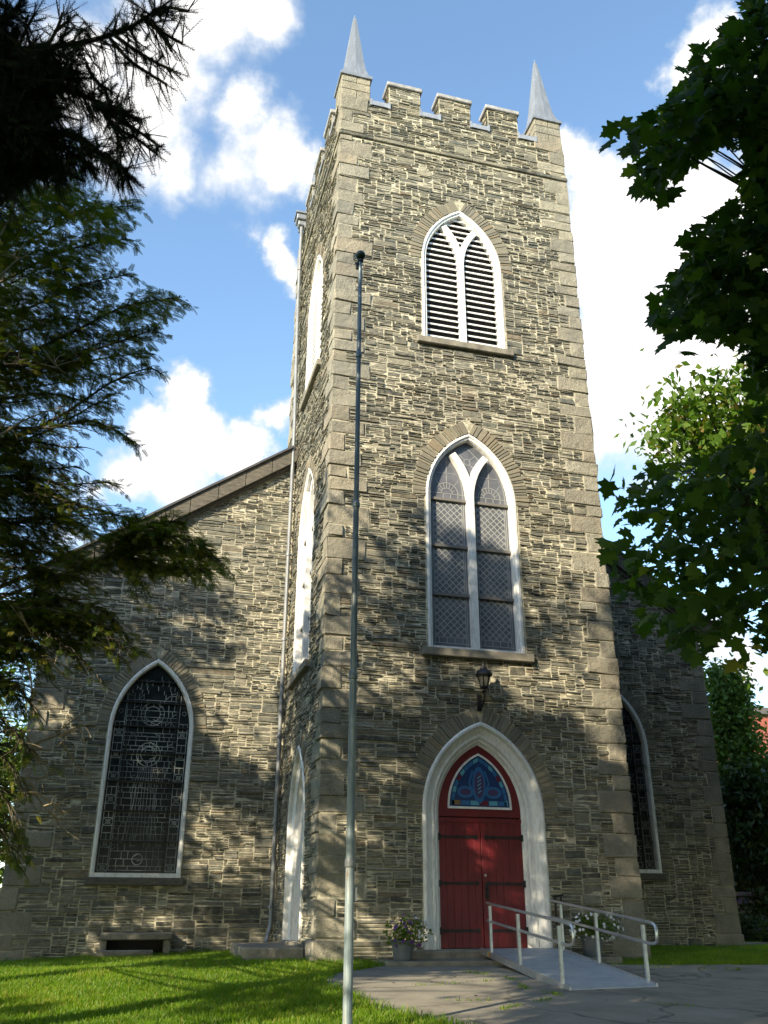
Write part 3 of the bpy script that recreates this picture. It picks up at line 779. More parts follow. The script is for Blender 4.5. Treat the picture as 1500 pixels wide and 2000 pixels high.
# corner pinnacles
for (px, py) in ((.375, .375), (TW-.375, .375), (.375, TW-.375), (TW-.375, TW-.375)):
    pb = MB(); z = 20.03
    for k in range(3):
        h = .27
        if k % 2 == 0:
            pb.box(px-.385, px+.02, py-.385, py+.385, z, z+h-.008, 0, random.random(), None, .015); pb.box(px+.03, px+.385, py-.385, py+.385, z, z+h-.008, 0, random.random(), None, .015)
        else:
            pb.box(px-.385, px+.385, py-.385, py+.0, z, z+h-.008, 0, random.random(), None, .015); pb.box(px-.385, px+.385, py+.01, py+.385, z, z+h-.008, 0, random.random(), None, .015)
        z += h
    po = pb.build('pinnacle', 'granite', church)
    sp = MB(); prof = [(.43, 20.78), (.43, 20.87), (.35, 21.0), (.30, 21.25), (.262, 21.6), (.20, 22.15), (.125, 22.8), (.062, 23.35), (.035, 23.52)]
    vs = []; fs = []
    for r, zz in prof:
        for k in range(8):
            a = math.pi/4*k; sq = r/max(abs(math.cos(a)), abs(math.sin(a)))
            f_ = 1.0 if k % 2 else 1.0
            blend = min(1, max(0, (zz-20.95)/.5)); bl = sq*(1-blend*.10) if k % 2 else sq*(1-.0*blend)
            vs.append((px+bl*math.cos(a), py+bl*math.sin(a), zz))
    m = len(prof)
    for i in range(m-1):
        for k in range(8): fs.append((i*8+k, i*8+(k+1) % 8, (i+1)*8+(k+1) % 8, (i+1)*8+k))
    fs.append(tuple(range((m-1)*8, m*8))); fs.append(tuple(range(8)))
    sp.add(vs, fs); sp.lathe(px, py, [(.012, 23.5), (.012, 23.64), (.0, 23.65)], 6)
    sp.build('spire', 'lead_sheet', po)

# windows of the tower --------------------------------------------------------------
def sill(fr, arch, parent, over=.16, h=.17, mat_='worn_stone'):
    b = MB(); b.box(arch.sc-arch.hw-over, arch.sc+arch.hw+over, -.22, .12, arch.sill-h, arch.sill-.002, 0, .6, (lambda x, y, z: fr(x, z, y)), .015)
    b.build('sill', mat_, parent)
def ytracery(mb, fr, a, e, wdt, d0, d1, n=12):
    """central mullion dividing into two curved branches, each lancet struck with the radius of the head"""
    strip(mb, fr, (a.sc, a.sill), (a.sc, a.spring+.02), wdt, d0, d1)
    R = a.r-e+wdt/2
    for sg in (1, -1):
        pts = []
        for i in range(n+1):
            # arc starting at the mullion, same curvature as the opposite haunch
            th = i/n*1.2; s = a.sc+sg*(-(a.c+a.hw-e)+ (a.r-e)*math.cos(th)) + 0; s = a.sc+sg*((a.r-e)*math.cos(th)-(a.r-e)); t = a.spring+(a.r-e)*math.sin(th)
            if not a.inside(s, t, e+.02): break
            pts.append((s, t))
        # ribbon of constant width, mitred
        L = []; Rr = []
        for i, p in enumerate(pts):
            q0 = np.array(pts[max(i-1, 0)]); q1 = np.array(pts[min(i+1, len(pts)-1)]); tt = (q1-q0)/np.linalg.norm(q1-q0); nn = np.array([-tt[1], tt[0]])*wdt/2
            L.append(np.array(p)+nn); Rr.append(np.array(p)-nn)
        off_ = .004 if sg > 0 else .0
        vs = [fr(*p, d1+off_) for p in L]+[fr(*p, d1+off_) for p in Rr]+[fr(*p, d0) for p in L]+[fr(*p, d0) for p in Rr]; m = len(pts); fs = []
        for i in range(m-1):
            fs += [(i, i+1, m+i+1, m+i), (i, 2*m+i, 2*m+i+1, i+1), (m+i, m+i+1, 3*m+i+1, 3*m+i)]
        mb.add(vs, fs)
def bell_window(fr, a):
    fm = MB(); sweep(fm, fr, a, [(.0, -.14), (.0, .012), (.05, .02), (.075, -.01), (.115, -.015), (.13, -.10), (.13, -.22)])
    o = fm.build('belfry_window', 'white_paint', church)
    t = MB(); ytracery(t, fr, a, .11, .15, -.20, -.045); t.build('tracery', 'white_paint', o)
    lv = MB(); z = a.sill+.16
    while z < a.top(.13)-.1:
        wd = a.width_at(z, .12)
        if wd > .05:
            # a sloping board: front lip low, back edge high
            c = [(-.10, z), (-.10, z+.042), (-.185, z+.088), (-.185, z+.050)]
            vs = [fr(a.sc-wd, t_, d_) for d_, t_ in c]+[fr(a.sc+wd, t_, d_) for d_, t_ in c]
            lv.add(vs, [(0, 1, 5, 4), (1, 2, 6, 5), (2, 3, 7, 6), (3, 0, 4, 7), (0, 3, 2, 1), (4, 5, 6, 7)])
        z += .172
    lv.build('louvers', 'white_paint', o)
    sb = MB(); sb.box(a.sc-a.hw+.13, a.sc+a.hw-.13, -.24, -.10, a.sill, a.sill+.13, 0, .5, lambda x, y, z: fr(x, z, y)); sb.build('bottom_board', 'worn_stone', o)
    dk = MB(); fan(dk, fr, a.outline(.0), -.29); dk.build('dark_void', 'unlit_black', o)  # black sheet painting the unlit depth behind the louvers
    sill(fr, a, o)
bell_window(F_front, A_bell); bell_window(F_left, A_lbell)

def lattice(mb, fr, x0, x1, z0, z1, sp, wdt, d0, d1):
    """diamond quarries clipped to a rectangle"""
    for sg in (1, -1):
        c = -(z1-z0)-(x1-x0)
        k = sp*.5
        while k < (x1-x0)+(z1-z0):
            # line x = x0 + u, z = z0 + (k - u)   (or mirrored)
            u0 = max(0, k-(z1-z0)); u1 = min(x1-x0, k)
            if u1-u0 > .02:
                p = [(u0, k-u0), (u1, k-u1)]
                q = [((x0+u) if sg > 0 else (x1-u), z0+v) for u, v in p]
                strip(mb, fr, q[0], q[1], wdt, d0, d1+(.001 if sg > 0 else 0))
            k += sp
def mid_window(fr, a):
    fm = MB(); sweep(fm, fr, a, [(.0, -.16), (.0, .012), (.05, .018), (.07, -.015), (.105, -.02), (.12, -.08), (.12, -.20)], up=0)
    fm.box(a.sc-a.hw+.10, a.sc+a.hw-.10, -.19, -.03, a.sill, a.sill+.07, 0, .5, lambda x, y, z: fr(x, z, y))
    o = fm.build('lancet_window', 'white_paint', church)
    t = MB(); ytracery(t, fr, a, .10, .15, -.19, -.02); t.build('tracery', 'white_paint', o)
    g = MB(); fan(g, fr, a.outline(.10), -.165); g.build('glass', 'sky_grey_glass', o)
    zb = [6.69, 7.77, 8.85]
    xl = (a.sc-a.hw+.12, a.sc-.075); xr = (a.sc+.075, a.sc+a.hw-.12)
    d0, d1 = -.165, -.158
    for x0, x1 in (xl, xr):
        ld = MB()
        for z in zb: cb = MB(); cb.box(x0, x1, -.165, -.105, z-.03, z+.03, 0, .5, lambda x, y, z_: fr(x, z_, y)); cb.build('crossbar', 'bar_iron', o)
        zz = [a.sill+.07]+zb
        for z0, z1 in zip(zz[:-1], zz[1:]):
            for m in (.05, .085):
                for x in (x0+m, x1-m): strip(ld, fr, (x, z0), (x, z1), .011, d0, d1)
            zl = z0+(.24 if z0 < 6 else .03)
            lattice(ld, fr, x0+.085, x1-.085, zl, z1-.03, .145, .017, d0, d1)
            if z0 < 6:
                strip(ld, fr, (x0, z0+.10), (x1, z0+.10), .012, d0, d1); strip(ld, fr, (x0+.085, z0+.22), (x1-.085, z0+.22), .012, d0, d1)
                for k in range(1, 5): x = x0+(x1-x0)*k/5; strip(ld, fr, (x, z0+.10), (x, z0+.22), .012, d0, d1)
        cx = (x0+x1)/2; zb3 = zb[-1]+.03
        strip(ld, fr, (x0, zb3+.13), (x1, zb3+.13), .012, d0, d1)
        for k in range(1, 5): x = x0+(x1-x0)*k/5; strip(ld, fr, (x, zb3), (x, zb3+.13), .012, d0, d1)
        for r in (.13, .26):
            polystrip(ld, fr, [(cx+r*math.cos(math.pi*i/10), zb3+.13+r*math.sin(math.pi*i/10)) for i in range(11)], .013, d0, d1)
        for k in range(1, 8):
            an = math.pi*k/8; r1 = .26 if k % 2 else .48
            strip(ld, fr, (cx+.13*math.cos(an), zb3+.13+.13*math.sin(an)), (cx+r1*math.cos(an)*.78, zb3+.13+r1*math.sin(an)), .011, d0, d1)
        strip(ld, fr, (cx, zb3+.6), (cx, zb3+1.05), .012, d0, d1); strip(ld, fr, (cx-.2, zb3+.62), (cx+.2, zb3+.62), .011, d0, d1)
        # border line following the lancet head
        la = Arch(cx, zb3, a.spring, (x1-x0)/2-.05, a.spring+1.28)
        ol = la.outline(0, 10); polystrip(ld, fr, ol, .011, d0, d1)
        ld.build('leading', 'lead', o)
    ld = MB()
    # diamond light between the branches
    cz = a.top(.1)-.52
    polystrip(ld, fr, [(a.sc+.075*math.cos(2*math.pi*i/10), cz+.075*math.sin(2*math.pi*i/10)) for i in range(11)], .012, d0, d1)
    for an in (45, 135, 225, 315): c, s_ = math.cos(math.radians(an)), math.sin(math.radians(an)); strip(ld, fr, (a.sc+.075*c, cz+.075*s_), (a.sc+.26*c, cz+.24*s_), .011, d0, d1)
    polystrip(ld, fr, [(a.sc, cz+.36), (a.sc+.3, cz+.06), (a.sc, cz-.55), (a.sc-.3, cz+.06), (a.sc, cz+.36)], .011, d0, d1)
    ld.build('leading', 'lead', o)
    sill(fr, a, o)
mid_window(F_front, A_mid); mid_window(F_left, A_lmid)

# doors ---------------------------------------------------------------------------
def door_frame(fr, a, parent, scale=1.0, name='door_frame'):
    fm = MB()
    prof = [(0, -.06), (-.015, .03), (.02, .055), (.055, .05), (.075, .015), (.085, -.03), (.105, -.04), (.20, -.085), (.215, -.065), (.245, -.07), (.262, -.12), (.285, -.14), (.31, -.13), (.33, -.17), (.372, -.21), (.372, -.27)]
    sweep(fm, fr, a, [(e*scale, d) for e, d in prof], 16)
    return fm.build(name, 'white_paint', parent)
def stained(mb, fr, a, d):
    """small gothic light: blue border, vesica in the middle, two roundels"""
    fan(mb, fr, a.outline(0), d, 1)
    sc, z0 = a.sc, a.sill; n = 12
    # border of short blue pieces
    out = a.outline(.03, 9); inn = a.outline(.10, 9, .09)
    for i in range(len(out)-1):
        q = [out[i], out[i+1], inn[i+1], inn[i]]; c = np.mean(np.array(q), 0)
        fan(mb, fr, [tuple(c+(np.array(p)-c)*.9) for p in q], d+.002, 5 if i in (5, 14) else (0 if i % 3 else 2))
    w_ = a.hw*2-.06
    for i in range(6):
        x0 = sc-a.hw+.05+w_*i/6.2; x1 = x0+w_/6.2*.92; fan(mb, fr, [(x0, z0+.025), (x1, z0+.025), (x1, z0+.105), (x0, z0+.105)], d+.002, 4 if i in (0,) else (5 if i == 3 else (0 if i % 2 else 2)))
    # vesica ring
    cz = z0+(a.apex-z0)*.42; hh = (a.apex-z0)*.36; hw = .135
    def ves(k): return [(sc+k*hw*math.sin(math.pi*i/n), cz+k*hh*(-math.cos(math.pi*i/n))) for i in range(n)]+[(sc-k*hw*math.sin(math.pi*i/n), cz+k*hh*math.cos(math.pi*i/n)) for i in range(n)]
    fan(mb, fr, ves(1.0), d+.004, 0); fan(mb, fr, ves(.72), d+.006, 3)
    for k in range(5):
        zz = cz-hh*.45+k*hh*.2; strip(mb, fr, (sc-.03, zz), (sc+.04, zz+.05), .02, d+.006, d+.008, 2)
    for sg in (-1, 1):
        cx = sc+sg*a.hw*.46; cy = z0+.26
        fan(mb, fr, [(cx+.17*math.cos(2*math.pi*i/16), cy+.11*math.sin(2*math.pi*i/16)) for i in range(16)], d+.004, 0)
        fan(mb, fr, [(cx+.11*math.cos(2*math.pi*i/16), cy+.062*math.sin(2*math.pi*i/16)) for i in range(16)], d+.006, 3)
        polystrip(mb, fr, [(sc+sg*.05, z0+.12), (sc+sg*.2, z0+.42), (sc+sg*.12, z0+.66)], .035, d+.0, d+.003, 0)
def main_door(fr):
    a = A_door; red = Arch(AX, a.sill+.01, a.spring, a.hw-.372, a.top(.372))
    lf = MB(); zt = 2.36; dd = -.235
    # two leaves of vertical planks
    xs = np.linspace(AX-red.hw, AX+red.hw, 13)
    for i in range(12):
        x0, x1 = xs[i]+.0015, xs[i+1]-.0015
        if i == 5: x1 -= .006
        if i == 6: x0 += .006
        lf.box(x0, x1, dd-.04, dd+.012+.003*random.random(), red.sill, zt-.02, 0, .5, (lambda x, y, z: fr(x, z, y)), .004)
    o = lf.build('main_door', 'red_paint', church)
    ty = MB(); ol = red.outline(0, 14); top = [(s, max(t, zt)) for s, t in ol if t >= red.spring-.001]
    top = [(AX-red.hw, zt)]+top+[(AX+red.hw, zt)]
    n = len(top); ty.add([fr(s, t, dd+.02) for s, t in top]+[fr(s, t, dd-.05) for s, t in top], [tuple(range(n))]+[(i, n+i, n+(i+1) % n, (i+1) % n) for i in range(n)])
    ty.box(AX-red.hw, AX+red.hw, dd-.03, dd+.034, zt-.10, zt-.025, 0, .5, lambda x, y, z: fr(x, z, y)); ty.build('door_head', 'red_paint', o)
    door_frame(fr, a, o)
    tl = Arch(AX+.005, 2.58, 2.58, .63, 3.52)
    tl = Arch(AX+.005, 2.54, 2.55, .62, 3.50)
    tm = MB(); sweep(tm, fr, tl, [(-.025, dd+.018), (-.025, dd+.04), (.012, dd+.045), (.014, dd+.02)], 12)
    tm.box(tl.sc-tl.hw-.025, tl.sc+tl.hw+.025, dd+.018, dd+.042, tl.sill-.04, tl.sill, 0, .5, lambda x, y, z: fr(x, z, y)); tr_ = tm.build('transom_frame', 'white_paint', o)
    sg = MB(); stained(sg, fr, Arch(tl.sc, tl.sill+.005, tl.spring+.005, tl.hw-.01, tl.apex-.012), dd+.023)
    sg.build('stained_glass', ['glass_blue', 'glass_navy', 'glass_aqua', 'glass_purple', 'glass_amber', 'glass_ruby'], o)
    for z in (.42, 1.20, 2.0):
        for sg_ in (-1, 1):
            h = MB(); xo = AX+sg_*(red.hw-.005); xi = AX+sg_*(red.hw-.68)
            h.box(min(xo, xi), max(xo, xi), dd+.012, dd+.026, z-.022, z+.022, 0, .5, lambda x, y, z_: fr(x, z_, y))
            h.add([fr(xi, z-.02, dd+.026), fr(xi, z+.02, dd+.026), fr(xi-sg_*.04, z+.05, dd+.024), fr(xi-sg_*.10, z, dd+.024), fr(xi-sg_*.04, z-.05, dd+.024)], [(0, 1, 2, 3, 4)])
            for k in range(3): x = xo+(xi-xo)*(.15+.35*k); h.box(x-.022, x+.022, dd+.026, dd+.034, z-.03, z+.03, 0, .5, (lambda x_, y, z_: fr(x_, z_, y)), .006)
            h.box(xo-.03, xo+.03, dd+.01, dd+.05, z-.06, z+.06, 0, .5, (lambda x_, y, z_: fr(x_, z_, y)), .01)
            h.build('strap_hinge', 'black_iron', o)
    hd = MB(); hd.box(AX+.05, AX+.12, dd+.012, dd+.03, .93, 1.18, 0, .5, (lambda x, y, z: fr(x, z, y)), .006)
    hd.tube([fr(AX+.085, .97, dd+.03), fr(AX+.085, .99, dd+.08), fr(AX+.085, 1.10, dd+.08), fr(AX+.085, 1.13, dd+.03)], .012, 8); hd.build('door_handle', 'black_iron', o)
    kn = MB(); c = np.array(fr(AX+.06, 1.34, dd+.025)); kn.lathe(0, 0, [(.0, .02), (.02, .016), (.026, 0), (.0, -.004)], 10)
    kn.v = [tuple(c+np.array((x, -z, y))) for x, y, z in kn.v]; kn.build('lock', 'aluminium', o)
    st = MB(); st.box(AX-.55, AX-.53, dd+.012, dd+.02, 1.25, 1.29, 0, .5, lambda x, y, z: fr(x, z, y)); st.build('keyhole_plate', 'black_iron', o)
main_door(F_front)
def side_door(fr):
    a = A_ldoor; red = Arch(a.sc, a.sill+.01, a.spring, a.hw-.30, a.top(.30))
    lf = MB(); ol = red.outline(0, 12); n = len(ol); dd = -.24
    lf.add([fr(s, t, dd) for s, t in ol]+[fr(s, t, dd-.05) for s, t in ol], [tuple(range(n))]+[(i, n+i, n+(i+1) % n, (i+1) % n) for i in range(n)])
    for k in range(1, 8): x = red.sc-red.hw+2*red.hw*k/8; lf.box(x-.004, x+.004, dd, dd+.004, red.sill, red.spring, 0, .5, lambda x_, y, z: fr(x_, z, y))
    o = lf.build('side_door', 'red_paint', church)
    door_frame(fr, a, o, .80)
    s = MB(); s.box(a.sc-a.hw-.06, a.sc+a.hw+.06, -.3, .09, -.3, a.sill-.003, 0, .5, (lambda x, y, z: fr(x, z, y)), .015); s.build('threshold', 'worn_stone', o)
side_door(F_left)
th = MB(); th.box(1.55, 4.55, -.26, -.02, -.2, .127, 0, .5, None, .02); th.box(AX-1.19, AX+1.19, -.02, .3, -.2, .122); th.build('threshold', 'worn_stone', church)

# nave gable ------------------------------------------------------------------------
RZ = lambda s: 14.22-.692*abs(s-3.1)            # upper line of the roof
def nave():
    st = MB(); mo = MB()
    def blk(S, T):
        b = (T > RZ(S)-.62)
        for a in (A_nl, A_nr): b |= a.inside(S, T, -.015) | (a.inside(S, T, -.27) & (T > a.spring-.03))
        b |= qblock(qn, 0, NX0, 1, S, T) | qblock(qn2, 0, NX1, -1, S, T)
        b |= (S > -.02) & (S < TW+.02)
        b |= (S > -3.55) & (S < -2.15) & (T < .30)
        return b
    rubble(st, F_nave, NX0+.02, NX1-.02, -.5, 13.0, blk, hmean=1.05)
    for a in (A_nl, A_nr):
        vo = MB(); voussoirs(vo, F_nave, a, .29); vo.build('arch_stones', 'arch_stone', church)
    zl, zr = RZ(NX0)-.2, RZ(NX1)-.2
    backing(mo, F_nave, [(NX0, -.8), (.0, -.8), (.0, RZ(0)-.25), (NX0, zl)], [A_nl.outline(0, 14)])
    backing(mo, F_nave, [(TW, -.8), (NX1, -.8), (NX1, zr), (TW, RZ(TW)-.25)], [A_nr.outline(0, 14)])
    # side walls
    for fr in (F_nleft, F_nright):
        q = qn if fr is F_nleft else qn2
        rubble(st, fr, D+.02, 26, -.5, 7.7, lambda S, T: qblock(q, 1, D, 1, S, T), du=.09, dv=.05, hmean=1.35)
    mo.box(NX0, NX0+.3, D+.31, 26, -.8, 7.8); mo.box(NX1-.3, NX1, D+.31, 26, -.8, 7.8)
    mo.add([(NX0, 26, -.8), (NX1, 26, -.8), (NX1, 26, 7.8), (3.1, 26, 13.9), (NX0, 26, 7.8)], [(0, 1, 2, 3, 4)])
    st.build('nave_stonework', 'rubble', church); mo.build('nave_wall', 'mortar', church)
    # raking cornice of flat stones and the roof behind it
    for sg in (-1, 1):
        rk = MB(); rf = MB()
        xe = NX0-.35 if sg < 0 else NX1+.35; xi = 0.0 if sg < 0 else TW; L = abs(xe-xi); k = 9
        for i in range(k):
            xa = xi+(xe-xi)*i/k; xb = xi+(xe-xi)*(i+1)/k
            g = .008*(1 if xb > xa else -1)
            za, zb = RZ(xa+g), RZ(xb-g); p = random.uniform(-.01, .01)
            y0, y1 = D-.20+p, D+.3
            top, bot = -.07, -.50
            vs = [(xa+g, y0, za+top), (xa+g, y0, za+bot), (xb-g, y0, zb+bot), (xb-g, y0, zb+top), (xa+g, y1, za+top), (xa+g, y1, za+bot), (xb-g, y1, zb+bot), (xb-g, y1, zb+top)]
            rk.add(vs, [(0, 1, 2, 3), (4, 7, 6, 5), (0, 4, 5, 1), (3, 2, 6, 7), (0, 3, 7, 4), (1, 5, 6, 2)], 0, random.random())
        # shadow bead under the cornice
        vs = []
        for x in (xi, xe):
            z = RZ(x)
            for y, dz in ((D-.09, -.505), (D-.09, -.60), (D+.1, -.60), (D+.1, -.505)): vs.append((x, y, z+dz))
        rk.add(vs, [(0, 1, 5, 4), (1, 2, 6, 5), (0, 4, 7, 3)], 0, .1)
        # roof slab
        x0 = 3.1; za = RZ(x0); zb = RZ(xe-.06*(-sg if sg < 0 else -1)*0-.0)
        xe2 = xe+sg*.12; zb = RZ(xe2)
        vs = [(x0, D-.26, za), (xe2, D-.26, zb), (xe2, D-.26, zb-.065), (x0, D-.26, za-.065), (x0, 26.3, za), (xe2, 26.3, zb), (xe2, 26.3, zb-.065), (x0, 26.3, za-.065)]
        # stop the front of the roof at the tower
        xt = -.14 if sg < 0 else TW+.14
        vs[0] = (xt, D-.26, RZ(xt)); vs[3] = (xt, D-.26, RZ(xt)-.065)
        rf.add(vs, [(0, 1, 2, 3), (1, 5, 6, 2), (3, 2, 6, 7)])
        rf.add([(xt, D-.26, RZ(xt)), (xe2, D-.26, zb), (xe2, 26.3, zb), (x0, 26.3, za), (x0, TW+.02, za), (xt, TW+.02, RZ(xt))], [(0, 1, 2, 3, 4, 5)])
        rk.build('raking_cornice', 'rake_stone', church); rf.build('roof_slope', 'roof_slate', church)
nave()
def nave_window(a, seed, pale):
    R = random.Random(seed); fr = F_nave
    fm = MB(); sweep(fm, fr, a, [(.0, -.10), (.0, .03), (.03, .04), (.075, .03), (.09, -.02), (.09, -.16)])
    fm.box(a.sc-a.hw, a.sc+a.hw, -.12, .035, a.sill, a.sill+.085, 0, .5, lambda x, y, z: fr(x, z, y))
    o = fm.build('stained_window', 'white_paint', church)
    g = MB(); fan(g, fr, a.outline(.085), -.13); g.build('glass', 'dark_glass', o)
    bars = MB(); zz = np.linspace(a.sill+.10, a.top(.1), 9); zz = list(a.sill+.10+np.array([0, .62, 1.24, 1.86, 2.48, 3.06, 3.60, 4.08]))
    for z in zz:
        wd = a.width_at(z, .09)
        if wd > .1: bars.box(a.sc-wd, a.sc+wd, -.13, -.085, z-.013, z+.013, 0, .5, lambda x, y, z_: fr(x, z_, y))
    for x in (a.sc-a.hw*.55, a.sc+a.hw*.58):
        zt = a.sill
        while a.inside(np.array(x), np.array(zt), .1) and zt < a.apex: zt += .05
        bars.box(x-.012, x+.012, -.13, -.088, a.sill+.09, zt, 0, .5, lambda x_, y, z_: fr(x_, z_, y))
    bars.build('glazing_bars', 'black_iron', o)
    ld = MB(); d0, d1 = -.13, -.122
    def seg(p, q, w_=.017):
        m = ((p[0]+q[0])/2, (p[1]+q[1])/2)
        if all(bool(a.inside(np.array(s), np.array(max(t, a.sill+.09)), .12)) for s, t in (p, q, m)): strip(ld, fr, p, q, w_, d0, d1+R.random()*.004)
    def circ(cx, cz, r, n=14, w_=.015):
        for q in range(n): seg((cx+r*math.cos(q*2*math.pi/n), cz+r*math.sin(q*2*math.pi/n)), (cx+r*math.cos((q+1)*2*math.pi/n), cz+r*math.sin((q+1)*2*math.pi/n)), w_)
    W0, W1 = a.sc-a.hw+.13, a.sc+a.hw-.13; bw_ = .20
    z = a.sill+.12
    # border ladders of small quarries, every third one a flower
    k = 0
    while z < a.apex-.5:
        hq = .13+.05*R.random()
        for x0, x1 in ((W0, W0+bw_), (W1-bw_, W1)):
            seg((x0, z), (x1, z)); seg((x0, z), (x0, z+hq)); seg((x1, z), (x1, z+hq))
            if k % 3 == 0: seg((x0, z), (x1, z+hq), .011); seg((x1, z), (x0, z+hq), .011); circ((x0+x1)/2, z+hq/2, .045, 8, .011)
            elif k % 3 == 1: seg(((x0+x1)/2, z), ((x0+x1)/2, z+hq), .011)
        z += hq; k += 1
    # backgrounds of the figure panels: uneven bonded quarries
    z = a.sill+.14
    while z < a.apex-.4:
        hq = .08+.08*R.random(); x = W0+bw_+.03
        seg((x, z), (W1-bw_-.03, z), .012) if R.random() < .9 else None
        while x < W1-bw_-.05:
            if abs(x-a.sc) > .16*R.random()+.02 and R.random() < .9: seg((x, z), (x+R.uniform(-.015, .015), z+hq), .012)
            if R.random() < .2: seg((x, z+hq*R.random()), (x+.10, z+hq*R.random()), .011)
            x += R.uniform(.08, .17)
        z += hq
    # figure: halo, shoulders, drapery folds
    for zc in (a.sill+2.55, a.sill+3.45):
        circ(a.sc, zc, .17); circ(a.sc, zc, .26, 16)
        for q in range(8): seg((a.sc+.17*math.cos(q*math.pi/4), zc+.17*math.sin(q*math.pi/4)), (a.sc+.26*math.cos(q*math.pi/4), zc+.26*math.sin(q*math.pi/4)), .011)
    for q in range(9):
        x0 = a.sc-.26+.065*q; x1 = a.sc+(x0-a.sc)*1.35+R.uniform(-.03, .03)
        pts_ = [(x0*.5+a.sc*.5, a.sill+2.25), (x0, a.sill+1.9), (x0+R.uniform(-.03, .03), a.sill+1.4), (x1, a.sill+.75)]
        for p_, q_ in zip(pts_[:-1], pts_[1:]): seg(p_, q_, .011)
    for zc, rr in ((a.sill+.36, .11),):
        for q in range(16): seg((a.sc+rr*math.cos(q*math.pi/8), zc+rr*math.sin(q*math.pi/8)), (a.sc+rr*math.cos((q+1)*math.pi/8), zc+rr*math.sin((q+1)*math.pi/8)), .016)
    ld.build('leading', pale, o)
    s = MB(); s.box(a.sc-a.hw-.08, a.sc+a.hw+.08, -.15, .10, a.sill-.16, a.sill-.002, 0, .4, (lambda x, y, z: fr(x, z, y)), .015); s.build('sill', 'rake_stone', o)
nave_window(A_nl, 3, 'pale_lead'); nave_window(A_nr, 5, 'bar_iron')
# basement light under the left window: stone lintel, jambs, curb and dark opening
bw = MB(); zb = G(-2.9, D)
for args in ((-3.56, -2.14, D-.40, D+.02, .18, .31), (-3.56, -3.42, D-.34, D, zb-.1, .175), (-2.30, -2.16, D-.34, D, zb-.1, .175), (-3.6, -2.5, D-.52, D-.36, zb-.15, zb+.13)):
    bw.box(*args, 0, random.random(), None, .018)
bo = bw.build('basement_window', 'worn_stone', church)
bd = MB(); bd.box(-3.42, -2.30, D-.02, D+.1, zb-.15, .175); bd.build('dark_void', 'unlit_black', bo)  # black block standing for the shade in the basement opening

# downpipe in the corner of tower and nave
dp = MB(); pth = [(-.13, 5.05, 20.05), (-.13, 4.95, 17.0), (-.13, 4.44, 12.6), (-.12, 4.42, 6.5), (-.11, 4.40, .75), (-.12, 4.36, .45), (-.22, 4.2, .14), (-.26, 4.12, .06)]
dp.tube(pth, .048, 10)
for z, y in ((18.3, 4.99), (15.8, 4.82), (13.6, 4.58), (10.4, 4.43), (8.9, 4.43), (6.7, 4.42), (4.4, 4.41), (2.5, 4.405), (.8, 4.40)):
    dp.tube([(-.13, y, z-.035), (-.13, y, z+.035)], .062, 10); dp.box(-.13, 0, y-.015, y+.015, z-.02, z+.02)
dpo = dp.build('downpipe', 'grey_pipe', church)
hh = MB(); hh.box(-.30, .0, 4.88, 5.28, 20.16, 20.36, 0, .5, None, .02); hh.box(-.24, -.02, 4.95, 5.2, 19.98, 20.16, 0, .5, None, .02)
hh.box(-.34, .02, 4.84, 5.32, 20.36, 20.42); hh.build('pipe_head', 'lead_sheet', dpo)

# ------------------------------------------------------------------ small things by the door
def lantern():
    o = empty('wall_lantern', (AX-.02, 0, 4.4)); tag(o, 'black iron wall lantern with frosted panes above the red door', 'lantern')
    x, y = AX-.02, -.34
    br = MB(); br.box(x-.05, x+.05, -.045, -.012, 4.30, 4.62, 0, .5, None, .01)
    br.tube([(x, -.03, 4.38), (x, -.16, 4.36), (x, -.28, 4.42), (x, y, 4.52), (x, y, 4.66)], .022, 8)
    br.tube([(x, -.03, 4.55), (x, -.12, 4.50), (x, -.22, 4.43)], .012, 6)
    br.lathe(x, y, [(.02, 4.60), (.05, 4.62), (.03, 4.66), (.065, 4.70), (.0, 4.70)], 12); br.build('bracket', 'black_iron', o)
    fr_ = MB(); n = 6; r0, r1, z0, z1 = .075, .130, 4.70, 4.93
    for k in range(n):
        a = 2*math.pi*k/n
        fr_.tube([(x+r0*math.cos(a), y+r0*math.sin(a), z0), (x+r1*math.cos(a), y+r1*math.sin(a), z1)], .010, 5)
    fr_.lathe(x, y, [(r0+.012, z0-.015), (r0+.012, z0+.015), (0, z0+.015)], n); fr_.lathe(x, y, [(.0, z0-.015), (r0+.012, z0-.015)], n)
    fr_.build('cage', 'black_iron', o)
    gl = MB(); gl.lathe(x, y, [(r0-.004, z0+.016), (r1-.006, z1-.005)], n); gl.build('pane_ring', 'milk_glass', o)
    rf = MB(); rf.lathe(x, y, [(.0, z1), (.165, z1-.012), (.17, z1+.012), (.14, z1+.075), (.075, z1+.12), (.06, z1+.17), (.03, z1+.19), (.022, z1+.23), (.03, z1+.245), (.0, z1+.29)], 12)
    rf.build('cap', 'black_iron', o)
lantern()

